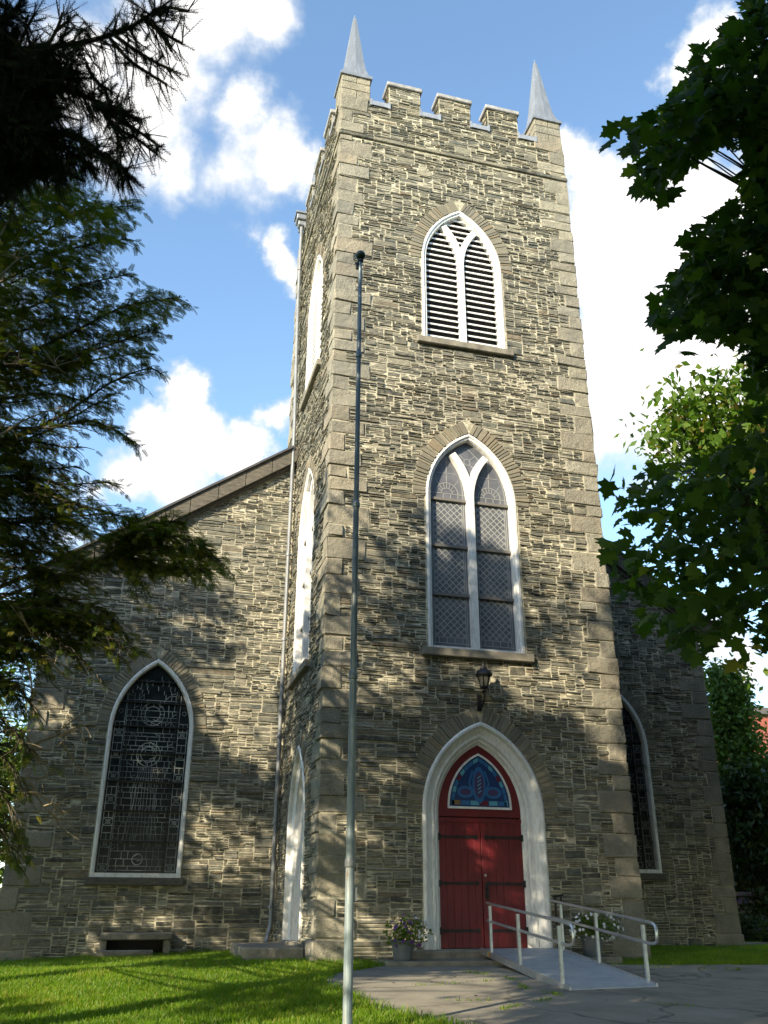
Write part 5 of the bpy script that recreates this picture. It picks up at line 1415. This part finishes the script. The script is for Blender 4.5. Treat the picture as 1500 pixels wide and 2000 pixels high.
# ------------------------------------------------------------------ maple on the right
def maple():
    tb = ray(1950, 1500, 8.6); tx, ty = tb[0], tb[1]; zb = G(tx, ty)
    o = empty('maple_tree', (tx, ty, zb)); tag(o, 'dark maple tree with broad lobed leaves reaching in from the right', 'tree')
    tk = MB(); tp = curve([(tx, ty, zb-.2), (tx-.05, ty+.1, 3), (tx, ty, 6.5), (tx+.2, ty-.1, 10.5)], 16); tk.tube(tp, list(np.linspace(.27, .05, 17)), 10); tk.build('trunk', 'bark', o)
    br = MB(); C = []; Dv = []; S = []
    def twig(a, b, r): 
        m = (a+b)/2+rng.normal(0, .06, 3)+[0, 0, .06]; br.tube(curve([a, m, b], 7), list(np.linspace(r, r*.3, 8)), 5, cap=False)
    M1 = [(1560, -60), (1440, -40), (1425, 45), (1345, 95), (1335, 165), (1295, 205), (1240, 235), (1215, 265), (1225, 310), (1240, 365), (1290, 385), (1330, 335), (1400, 285), (1445, 275), (1470, 310), (1560, 330)]
    M2 = [(1560, 300), (1465, 330), (1452, 375), (1395, 415), (1348, 445), (1335, 520), (1285, 565), (1275, 630), (1305, 655), (1350, 645), (1400, 672), (1450, 655), (1560, 670)]
    M3 = [(1560, 690), (1470, 760), (1440, 820), (1400, 880), (1350, 890), (1275, 905), (1215, 935), (1195, 985), (1210, 1020), (1185, 1075), (1195, 1130), (1240, 1190), (1265, 1235), (1330, 1270), (1370, 1270), (1430, 1235), (1475, 1275), (1560, 1270)]
    def fill(poly, n, d0, d1, size, clus=7, spread=.16):
        us = [p[0] for p in poly]; vs = [p[1] for p in poly]; got = 0; cents = []
        while got < n:
            u = rng.uniform(min(us), max(us)); v = rng.uniform(min(vs), max(vs))
            if not in_poly(np.array([u]), np.array([v]), poly)[0]: continue
            c = ray(u, v, rng.uniform(d0, d1)); cents.append(c)
            for k in range(clus):
                p = c+rng.normal(0, spread, 3)*np.array([1, 1, .7]); uu, vv, zz = project(p)
                if not in_poly(np.array([uu]), np.array([vv]), poly)[0]: continue
                C.append(p); Dv.append(unit(np.array([rng.normal(-.5, .7), rng.normal(-.1, .7), rng.normal(-.75, .35)]))); S.append(size*rng.uniform(.7, 1.25)); got += 1
        return cents
    c1 = fill(M1, 1250, 6.2, 8.2, .125, 5, .2); c2 = fill(M2, 1250, 6.4, 8.4, .125, 5, .2); c3 = fill(M3, 1200, 6.4, 8.8, .122, 5, .22)
    c1 += fill([(1448, 270), (1560, 250), (1560, 390), (1455, 365)], 170, 6.4, 8.2, .125, 5, .2); c2 += fill([(1452, 640), (1560, 620), (1560, 790), (1462, 765)], 220, 6.4, 8.4, .125, 5, .2)
    # single leaves on the fringe
    for u, v in ((1347, 700), (1205, 262), (1192, 288), (1228, 300), (1212, 250), (1238, 375), (1302, 392), (1320, 380), (1392, 1255), (1385, 1268), (1430, 1262), (1460, 1290), (1440, 1305), (1190, 955), (1200, 935), (1185, 1068), (1192, 1090), (1365, 1290), (1280, 590), (1276, 628), (1300, 680), (1330, 665)):
        C.append(ray(u, v-14, 6.6)); Dv.append(unit(np.array([rng.normal(-.4, .4), rng.normal(0, .3), -.8]))); S.append(.155)
    for cents, src in ((c1, 7.2), (c2, 5.4), (c3, 3.6)):
        t0 = tp[np.argmin(np.abs(tp[:, 2]-src))]
        hub = np.mean(np.array(cents), 0)*.55+t0*.45
        twig(t0, hub, .07)
        for c in cents:
            if rng.random() < .10: twig(hub+rng.normal(0, .1, 3), c, .012)
    # rest of the crown, to the right of and above what the photo frames
    n2 = 0
    while n2 < 3600:
        c = np.array([tx, ty, 6.4])+rng.normal(0, 1, 3)*np.array([1.9, 1.9, 2.0])
        if c[2] < 2.4: continue
        q = c+rng.normal(0, .25, (8, 3)); k = ~in_frame(q, 30)
        q = q[k]
        if len(q) == 0: continue
        C.extend(list(q)); Dv.extend([unit(np.array([rng.normal(0, .8), rng.normal(0, .8), -.7])) for _ in q]); S.extend([.16*rng.uniform(.7, 1.25) for _ in q]); n2 += len(q)
        if rng.random() < .12: twig(tp[np.argmin(np.abs(tp[:, 2]-c[2]+.4))], c, .03)
    C_ = np.array(C); Dv_ = np.array(Dv); S_ = np.array(S); up = np.zeros(3)
    kk = gap_filter(C_, 1.0); u, v, zz = project(C_); vis = in_frame(C_, 60); kk |= vis
    C_, Dv_, S_ = C_[kk], Dv_[kk], S_[kk]
    ups = np.array([0., -.5, 1.])[None]+rng.normal(0, .55, C_.shape)
    d = Dv_; s = np.cross(d, ups); s /= np.linalg.norm(s, axis=1, keepdims=True); n = np.cross(s, d)
    V = C_[:, None, :]+S_[:, None, None]*(MAPLE[None, :, 0, None]*d[:, None]+MAPLE[None, :, 1, None]*s[:, None]+MAPLE[None, :, 2, None]*n[:, None])
    F = (MAPLE_F[None]+(np.arange(len(C_))*len(MAPLE))[:, None, None]).reshape(-1, 3)
    tone = np.repeat(rng.random(len(C_)), len(MAPLE_F))
    br.build('branches', 'bark', o); np_mesh('foliage', V.reshape(-1, 3), F, tone, 'maple_leaf', o)
maple()

# ------------------------------------------------------------------ sunlit tree behind the maple
def poly_tree(name, label, base_uvd, height, polys, size, m, template=(LEAF, LEAF_F), cat='tree', extra=None, trunk=.16):
    """broadleaf tree whose limbs carry leaf clumps filling the outline seen in the photo, at its own distance and depth"""
    b = ray(*base_uvd); x, y = b[0], b[1]; zb = G(x, y); o = empty(name, (x, y, zb)); tag(o, label, cat)
    tp = curve([(x, y, zb-.2), (x+.1, y, zb+height*.5), (x, y+.1, zb+height)], 12); tk = MB(); tk.tube(tp, list(np.linspace(trunk, .03, 13)), 8); tk.build('trunk', 'bark', o)
    br = MB(); C = []
    for poly, n, d0, d1, clus, spread in polys:
        us = [p[0] for p in poly]; vs = [p[1] for p in poly]; got = 0
        while got < n:
            u = rng.uniform(min(us), max(us)); v = rng.uniform(min(vs), max(vs))
            if not in_poly(np.array([u]), np.array([v]), poly)[0]: continue
            c = ray(u, v, rng.uniform(d0, d1)); q = c+rng.normal(0, spread, (clus, 3)); C.append(q); got += clus
            t0 = tp[np.argmin(np.abs(tp[:, 2]-c[2]+.8))]
            if rng.random() < .5: br.tube(curve([t0, (t0+c)/2+[0, 0, .2], c], 6), list(np.linspace(.03, .006, 7)), 4, cap=False)
    C = np.concatenate(C); k = gap_filter(C); C = C[k]
    Dv = rng.normal(size=C.shape)+np.array([0, 0, -.5]); V, F = scatter(*template, C, Dv, None, size*rng.uniform(.6, 1.3, len(C)))
    br.build('branches', 'bark', o); np_mesh('foliage', V, F, np.repeat(np.clip(rng.normal(.5, .28, len(C)), 0, 1), len(template[1])), m, o)
    return o
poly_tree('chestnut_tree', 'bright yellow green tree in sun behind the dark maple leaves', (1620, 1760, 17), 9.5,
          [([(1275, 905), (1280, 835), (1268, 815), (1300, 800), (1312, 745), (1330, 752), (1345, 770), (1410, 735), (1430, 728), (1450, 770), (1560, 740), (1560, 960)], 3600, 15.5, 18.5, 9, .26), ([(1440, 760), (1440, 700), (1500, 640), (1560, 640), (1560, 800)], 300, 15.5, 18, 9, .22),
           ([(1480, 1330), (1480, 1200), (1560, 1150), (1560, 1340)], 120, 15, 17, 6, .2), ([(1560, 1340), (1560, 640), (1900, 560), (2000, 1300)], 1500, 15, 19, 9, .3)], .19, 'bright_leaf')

# ------------------------------------------------------------------ background right
pt = ray(1415, 1315, 35)
def bg_tree(name, label, u, v_top, d, r, n, size, m, shape=.8, **kw):
    p = ray(u, v_top, d); z = p[2]-G(p[0], p[1]); return cone_fill(name, label, p[0], p[1], z, r, n, size, m, shape=shape, **kw)
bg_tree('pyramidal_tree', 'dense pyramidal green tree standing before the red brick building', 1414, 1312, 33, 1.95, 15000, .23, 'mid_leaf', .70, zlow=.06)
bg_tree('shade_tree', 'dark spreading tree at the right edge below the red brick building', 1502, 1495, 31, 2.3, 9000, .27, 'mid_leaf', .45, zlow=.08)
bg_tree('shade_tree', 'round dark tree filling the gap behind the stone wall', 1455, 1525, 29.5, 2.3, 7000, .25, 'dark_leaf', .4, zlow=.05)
def brick():
    c0 = ray(1466, 1380, 60); c1 = ray(1760, 1400, 66)
    x0, y0 = c0[0], c0[1]; zt = c0[2]; o = empty('brick_building', ((x0+20), y0+6, G(x0, y0))); tag(o, 'red brick building with a flat dark cornice beyond the trees', 'building')
    zb = G(x0, y0)-.5
    b = MB(); b.box(x0, x0+32, y0, y0+18, zb, zt-.5); b.build('wall', 'red_brick', o)
    c = MB(); c.box(x0-.25, x0+32.25, y0-.25, y0+18.25, zt-.5, zt-.05); c.build('cornice', 'cornice', o)
    for i in range(5):
        for z in (2.2, 6.2, 10.0):
            wx = x0+3+i*5.5; wf = MB(); wf.box(wx, wx+1.4, y0-.06, y0-.002, z, z+2.3); wo_ = wf.build('window', 'white_paint', o); g = MB(); g.box(wx+.1, wx+1.3, y0-.075, y0-.062, z+.1, z+2.2); g.build('pane', 'dark_glass', wo_)
brick()
def fieldwall():
    a = ray(1340, 1738, 27); zb = G(a[0], a[1]); b = MB(); L = 26; st = 0
    x0 = a[0]; y0 = a[1]
    wl = MB()
    rows = [0, .33, .66, .96, 1.22, 1.46]
    for j in range(5):
        s = -rng.random()*.4
        while s < L:
            w_ = rng.uniform(.4, .95); wl.box(x0+s, x0+s+w_-.02, y0-.0-.05*rng.random(), y0+.5, zb-.3+rows[j], zb-.3+rows[j+1]-.02, 0, random.random(), None, .05); s += w_
    wl.box(x0-.2, x0+L, y0-.12, y0+.6, zb+1.17, zb+1.29, 0, .5, None, .03)
    tag(wl.build('field_wall', 'field_stone'), 'low grey fieldstone wall in the shade beyond the right corner', 'wall')
fieldwall()
def bush(name, label, u, v, d, rx, h, n, size, m):
    p = ray(u, v, d); x, y = p[0], p[1]; zb = G(x, y); o = empty(name, (x, y, zb)); tag(o, label, 'bush')
    c = rng.normal(0, 1, (n, 3)); c = c/np.linalg.norm(c, axis=1, keepdims=True)*rng.random((n, 1))**.4
    c = c*np.array([rx, rx*.6, h*.55])+np.array([x, y, zb+h*.5])+rng.normal(0, .05, (n, 3)); c = c[c[:, 2] > zb]
    V, F = scatter(LEAF, LEAF_F, c, rng.normal(size=c.shape), None, size*rng.uniform(.6, 1.3, len(c))); np_mesh('foliage', V, F, rng.random(len(c)), m, o)
    st = MB()
    for k in range(6): st.tube([(x, y, zb-.05), (x+rng.normal(0, rx*.4), y+rng.normal(0, rx*.3), zb+h*.7)], [.02, .008], 4, cap=False)
    st.build('stem', 'bark', o)
bush('shrub', 'low dark shrub in front of the fieldstone wall', 1466, 1785, 24.5, 1.0, .62, 2200, .10, 'dark_leaf')
bush('shrub', 'small rounded shrub at the right edge before the fieldstone wall', 1512, 1785, 23, .6, .6, 1200, .10, 'dark_leaf')
pp = ray(1470, 1806, 22.5)
b = MB(); b.box(pp[0]-6, pp[0]+30, pp[1]-.3, pp[1]+.5, G(pp[0], pp[1])-.05, G(pp[0], pp[1])+.06); tag(b.build('path', 'worn_stone'), kind='structure')

# background left, seen past the corner of the nave
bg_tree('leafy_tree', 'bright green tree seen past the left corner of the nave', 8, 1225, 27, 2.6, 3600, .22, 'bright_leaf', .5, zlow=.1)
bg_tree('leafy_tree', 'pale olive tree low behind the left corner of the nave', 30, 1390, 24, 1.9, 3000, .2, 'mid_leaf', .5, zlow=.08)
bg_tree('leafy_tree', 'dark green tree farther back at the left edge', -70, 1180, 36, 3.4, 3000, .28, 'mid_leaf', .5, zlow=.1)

# ------------------------------------------------------------------ trees behind the photographer: they throw the dappled shade
def canopy(name, label, cx, cy, cz, rx, ry, rz, nclump, per, size, spread, filt=1.0, keep_out=True, spare=0.0):
    zb = G(cx, cy); o = empty(name, (cx, cy, zb)); tag(o, label, 'tree')
    tk = MB(); tp = curve([(cx, cy, zb-.2), (cx+.2, cy, zb+(cz-zb)*.6), (cx, cy+.2, cz+rz*.6)], 12); tk.tube(tp, list(np.linspace(.38, .06, 13)), 10); tk.build('trunk', 'bark', o)
    c = rng.normal(0, 1, (nclump, 3)); c = c/np.linalg.norm(c, axis=1, keepdims=True)*rng.random((nclump, 1))**.42*np.array([rx, ry, rz])+np.array([cx, cy, cz])
    k = gap_filter(c, filt)
    if spare:                                            # gap in the crown through which the hemlock gets its sun
        hx = c[:, 0]-c[:, 1]/SUN[1]*SUN[0]; hz = c[:, 2]-c[:, 1]/SUN[1]*SUN[2]; k &= ~((hx > -7) & (hx < 1.3) & (hz > .2) & (hz < 9) & (rng.random(len(c)) < spare))
    if keep_out: k &= ~in_frame(c, 160)
    c = c[k]; br = MB()
    for q in c[::3]:
        t0 = tp[np.argmin(np.abs(tp[:, 2]-q[2]+1.2))]; br.tube(curve([t0, (t0+q)/2+[0, 0, .25], q], 5), list(np.linspace(.05, .01, 6)), 4, cap=False)
    L = (c[:, None]+rng.normal(0, spread, (len(c), per, 3))*np.array([1, 1, .7])).reshape(-1, 3)
    L = L[gap_filter(L, filt)]
    if keep_out: L = L[~in_frame(L, 60)]
    V, F = scatter(LEAF, LEAF_F, L, rng.normal(size=L.shape)+np.array([0, 0, -.4]), None, size*rng.uniform(.6, 1.3, len(L)))
    br.build('branches', 'bark', o); np_mesh('foliage', V, F, rng.random(len(L)), 'dark_leaf', o)
canopy('broad_tree', 'broad leafy tree behind the photographer shading the lawn, left of the spruce', -11.8, -11.0, 11.2, 5.2, 4.8, 6.4, 900, 46, .27, .34, spare=.85)
canopy('broad_tree', 'low spreading tree at the left corner of the nave outside the frame', -11.8, -1.2, 8.2, 2.9, 3.9, 5.6, 620, 46, .25, .30)
canopy('broad_tree', 'tall leafy tree directly behind the photographer', -9.6, -19.0, 10.5, 5.4, 5.0, 4.6, 620, 44, .28, .38)

for cx, cy, hz, lab in ((3, -28, 9.5, 'added tall sky-blocking tree behind the photographer on the far side of the pavement'), (13, -25, 9, 'added tall sky-blocking tree right of the photographer across the pavement'), (22, -17, 8.5, 'added tall sky-blocking tree far to the right of the church across the pavement'), (25, -5, 8, 'added tall sky-blocking tree standing right of the nave beyond the frame'),
                        (-5, -34, 10, 'farthest added tall sky-blocking tree straight behind the photographer'), (-17, -26, 10, 'added tall sky-blocking tree left behind the photographer past the broad trees'), (-25, -17, 6.5, 'added lower sky-blocking tree far left of the lawn'), (-25, -6, 6, 'added lower sky-blocking tree far left of the nave'),
                        (9.5, -13, 10, 'added tall sky-blocking tree on the right behind the maple'), (14, -5, 10, 'added tall sky-blocking tree right of the church corner outside the frame'), (10.8, -8.2, 9.95, 'added tall sky-blocking tree right of the ramp outside the frame'), (14, 1.5, 9.9, 'added tall sky-blocking tree beside the right nave wall outside the frame'), (1.5, -20.5, 11.5, 'added tall overhanging sky-blocking tree just right behind the photographer'), (-4.5, -24, 12, 'tallest added overhanging sky-blocking tree straight behind the photographer')):
    canopy('sky_block_tree', lab, cx, cy, hz, 6.0 if hz < 9.9 else 5.2, 5.6, 6.0 if hz < 7 else 7.2, 400, 26, .58, .55)  # unseen trees added to block sky light and deepen the shade

# ------------------------------------------------------------------ flower pots
def pot(label, x, y, z, r, h, seed, petals, n_leaf, prx, prz, pz):
    o = empty('flower_pot', (x, y, z)); tag(o, label, 'flower pot')
    p = MB(); p.lathe(x, y, [(0, z), (r*.74, z), (r*.78, z+.02), (r*.95, z+h*.86), (r*1.06, z+h*.87), (r*1.08, z+h), (r*.98, z+h), (r*.93, z+h*.9), (0, z+h*.88)], 20); p.build('pot', 'grey_pot', o)
    c = rng.normal(0, 1, (n_leaf, 3)); c = c/np.linalg.norm(c, axis=1, keepdims=True)*rng.random((n_leaf, 1))**.45*np.array([prx, prx*.8, prz])+np.array([x+.08, y, z+pz])
    c = c[(c[:, 2] > z+.08)]; c = c[((c[:, 0]-x)**2+(c[:, 1]-y)**2 > (r*1.05)**2) | (c[:, 2] > z+h*.9)]
    st = MB()
    for k in range(26):
        e = c[rng.integers(len(c))]; st.tube(curve([(x+rng.normal(0, .05), y+rng.normal(0, .05), z+h*.85), ((x+e[0])/2, (y+e[1])/2, max(e[2], z+h)+.06), tuple(e)], 5), .004, 4, cap=False)
    st.build('stems', 'mid_leaf', o)
    V, F = scatter(LEAF, LEAF_F, c, rng.normal(size=c.shape)+[0, -.3, .2], None, .062*rng.uniform(.6, 1.3, len(c))); np_mesh('leaves', V, F, rng.random(len(c)), 'bright_leaf', o)
    # blossoms: five-petalled discs
    ang = np.arange(10)*math.pi/5; rr = np.where(np.arange(10) % 2 == 0, 1.0, .72)
    T = np.concatenate([[(0.12, 0, 0)], np.stack([np.full(10, .0), rr*np.cos(ang), rr*np.sin(ang)], 1)]); FF = np.array([(0, 1+i, 1+(i+1) % 10) for i in range(10)])
    for m, k, name, box in petals:
        d = rng.normal(0, 1, (k*6, 3)); d /= np.linalg.norm(d, axis=1, keepdims=True); d = d[(d[:, 1] < .2)]
        if box: d = d[(d[:, 0] > box[0]) & (d[:, 0] < box[1])]
        d = d[:k]; q = np.array([x+.08, y, z+pz])+d*np.array([prx, prx*.8, prz])*rng.uniform(.93, 1.06, (len(d), 1)); ok = q[:, 2] > z+.1; q = q[ok]; d = d[ok]
        V, F = scatter(T, FF, q, d+rng.normal(0, .3, d.shape)+[0, -.5, 0], None, .028*rng.uniform(.8, 1.3, len(q))); np_mesh(name, V, F, np.repeat(rng.random(len(q)), 10), m, o)
pot('grey flower pot of violet and white petunias left of the red door', 1.34, -.62, .002, .19, .30, 1, [('petal_violet', 26, 'violet_flowers', (-.7, .35)), ('petal_white', 26, 'white_flowers', (.25, 1))], 620, .42, .27, .40)
pot('grey flower pot of white petunias on the stone block by the ramp', 4.90, -.42, .022, .20, .32, 2, [('petal_white', 62, 'white_flowers', None)], 560, .50, .24, .46)

# ------------------------------------------------------------------ grass
def grass():
    def blades(P, h, lean):
        n = len(P); a = rng.random(n)*6.283; w_ = .0055*rng.uniform(.7, 1.4, n); d = np.stack([np.cos(a), np.sin(a), np.zeros(n)], 1)*w_[:, None]
        l = rng.normal(0, lean, (n, 3)); l[:, 2] = 0; hv = h*rng.uniform(.45, 1.3, n)
        m = P+l*hv[:, None]*.35+np.array([0, 0, 1])*hv[:, None]*.6; t = P+l*hv[:, None]+np.array([0, 0, 1])*hv[:, None]
        V = np.stack([P-d, P+d, m+d*.7, m-d*.7, t], 1).reshape(-1, 3); i = np.arange(n)[:, None]*5
        return V, np.concatenate([i+np.array([[0, 1, 2, 3]]), i+np.array([[3, 2, 4, 4]])], 1).reshape(-1, 4)
    Ps = []
    def patch(x0, x1, y0, y1, dens):
        n = int((x1-x0)*(y1-y0)*dens); p = np.stack([rng.uniform(x0, x1, n), rng.uniform(y0, y1, n)], 1)
        k = ~in_poly(p[:, 0], p[:, 1], PAVE)
        k &= ~((p[:, 0] > -.05) & (p[:, 0] < TW+.05) & (p[:, 1] > -.06)) & ~((p[:, 1] > D-.04) & (p[:, 0] > NX0-.05) & (p[:, 0] < NX1+.05))
        k &= ~((p[:, 0] > -1.13) & (p[:, 0] < 0) & (p[:, 1] > .62) & (p[:, 1] < 3.36)) & ~((p[:, 0] > .96) & (p[:, 0] < 5.35) & (p[:, 1] > -1.02) & (p[:, 1] < 0))
        Ps.append(p[k])
    patch(-5.5, 1.1, -7.6, -2.5, 2600); patch(-6.5, 1.0, -2.5, 4.6, 1700); patch(4.3, 9, -2, 4.6, 1300); patch(9, 16, -2.2, 9, 500); patch(-9, -5.5, -8, 8, 500)
    P = np.concatenate(Ps); P = np.concatenate([P, ground_z(P[:, 0], P[:, 1])[:, None]-.004], 1)
    cl = .6+.8*rng.random(len(P))**2
    pat = .5+.5*np.sin(P[:, 0]*2.1+np.sin(P[:, 1]*1.7)*1.3)*np.sin(P[:, 1]*1.9+P[:, 0]*.6)
    V, F = blades(P, .042+.035*pat*cl, .38)
    # uncut tufts along walls and kerbs
    T = []
    for x0, y0, x1, y1, k in ((NX0, D-.05, -1.0, D-.05, 700), (0.0, -.12, .98, -.12, 220), (-.05, -.1, -.05, .6, 90), (-1.15, .8, -1.15, 3.3, 220), (TW, -.1, TW, D, 120), (TW, D-.08, NX1, D-.08, 300), (-.85, 3.3, -.3, 4.4, 120)):
        t = rng.random(k); c = np.sin(t*37+x0)*.5+.5; t = t[c > .25]; T.append(np.stack([x0+(x1-x0)*t+rng.normal(0, .03, len(t)), y0+(y1-y0)*t-np.abs(rng.normal(0, .05, len(t)))], 1))
    # edge fringe spilling on the pavement
    for i in range(9):
        a = np.array(PAVE[i]); b_ = np.array(PAVE[i+1]); k = int(np.linalg.norm(b_-a)*150); t = rng.random(k); T.append(a+(b_-a)*t[:, None]+rng.normal(0, .05, (k, 2)))
    T = np.concatenate(T); T = np.concatenate([T, ground_z(T[:, 0], T[:, 1])[:, None]], 1); V2, F2 = blades(T, .10, .5)
    o = np_mesh('grass', np.concatenate([V, V2]), np.concatenate([F, F2+len(V)])[:, :], np.zeros(1), 'grass_blade') if False else None
    VV = np.concatenate([V, V2]); FF = np.concatenate([F, F2+len(V)])
    # second quad of each blade is a triangle: split the lists
    Q = FF[0::2]; Tn = FF[1::2][:, :3]
    TT = np.concatenate([Q[:, [0, 1, 2]], Q[:, [0, 2, 3]], Tn]); n = len(Q)
    gx, gy = VV[Q[:, 0], 0], VV[Q[:, 0], 1]
    tone = np.clip(rng.normal(.42, .2, n)+.16*np.sin(gx*1.3+gy*.7)*np.sin(gy*1.1-gx*.4)+.14*np.sin(gx*3.7+1.3*np.sin(gy*2.9))*np.sin(gy*4.1), 0, 1); tone[rng.random(n) < .05] = 1.0
    tag(np_mesh('grass', VV, TT, np.concatenate([tone]*3), 'grass_blade'), 'short green lawn grass in front of the church', 'grass', kind='stuff')
    # weeds in the cracks of the pavement
    W = []
    for pts, k in (([(2.0, -1.9), (2.25, -2.6), (2.3, -3.2), (2.05, -4.0), (2.2, -4.6), (1.9, -5.0), (1.4, -5.4), (.9, -5.8)], 520), ([(.7, -3.4), (1.3, -3.3), (2.0, -3.0)], 120), ([(5.2, -1.5), (5.6, -1.7)], 60), ([(6.1, -1.9), (6.5, -2.1), (6.6, -2.2)], 90), ([(.6, -4.9), (1.2, -5.0)], 60), ([(3.0, -5.6), (3.4, -5.9)], 50)):
        q = curve([(a, b_, 0) for a, b_ in pts], 40); idx = rng.random(k)*39.99; c = q[idx.astype(int)]; keep = np.sin(idx*.9+pts[0][0]*3) > -.1; c = c[keep]; W.append(c[:, :2]+rng.normal(0, .035, (len(c), 2)))
    W = np.concatenate(W); W = np.concatenate([W, ground_z(W[:, 0], W[:, 1])[:, None]+.01], 1); V, F = blades(W, .04, .9); Q = F[0::2]; TT = np.concatenate([Q[:, [0, 1, 2]], Q[:, [0, 2, 3]], F[1::2][:, :3]])
    tag(np_mesh('crack_weeds', V, TT, np.tile(rng.random(len(Q)), 3), 'grass_blade'), 'tufts of weeds growing in the pavement cracks', 'weeds', kind='stuff')
grass()
# a few fallen leaves on the pavement
for i, (x, y) in enumerate(((1.15, -4.55), (2.6, -5.2), (.5, -3.1), (1.6, -2.5))):
    fl_ = MB(); a = rng.random()*6.283; z = G(x, y)+.016
    fl_.add([(x+.05*(p[0]*math.cos(a)-p[1]*math.sin(a)), y+.05*(p[0]*math.sin(a)+p[1]*math.cos(a)), z+.012*abs(p[1])) for p in MAPLE], [tuple(f) for f in MAPLE_F], 0, .9)
    tag(fl_.build('fallen_leaf', 'rake_stone'), 'dry brown maple leaf lying on the pavement', 'leaf', 'fallen leaves on the pavement')
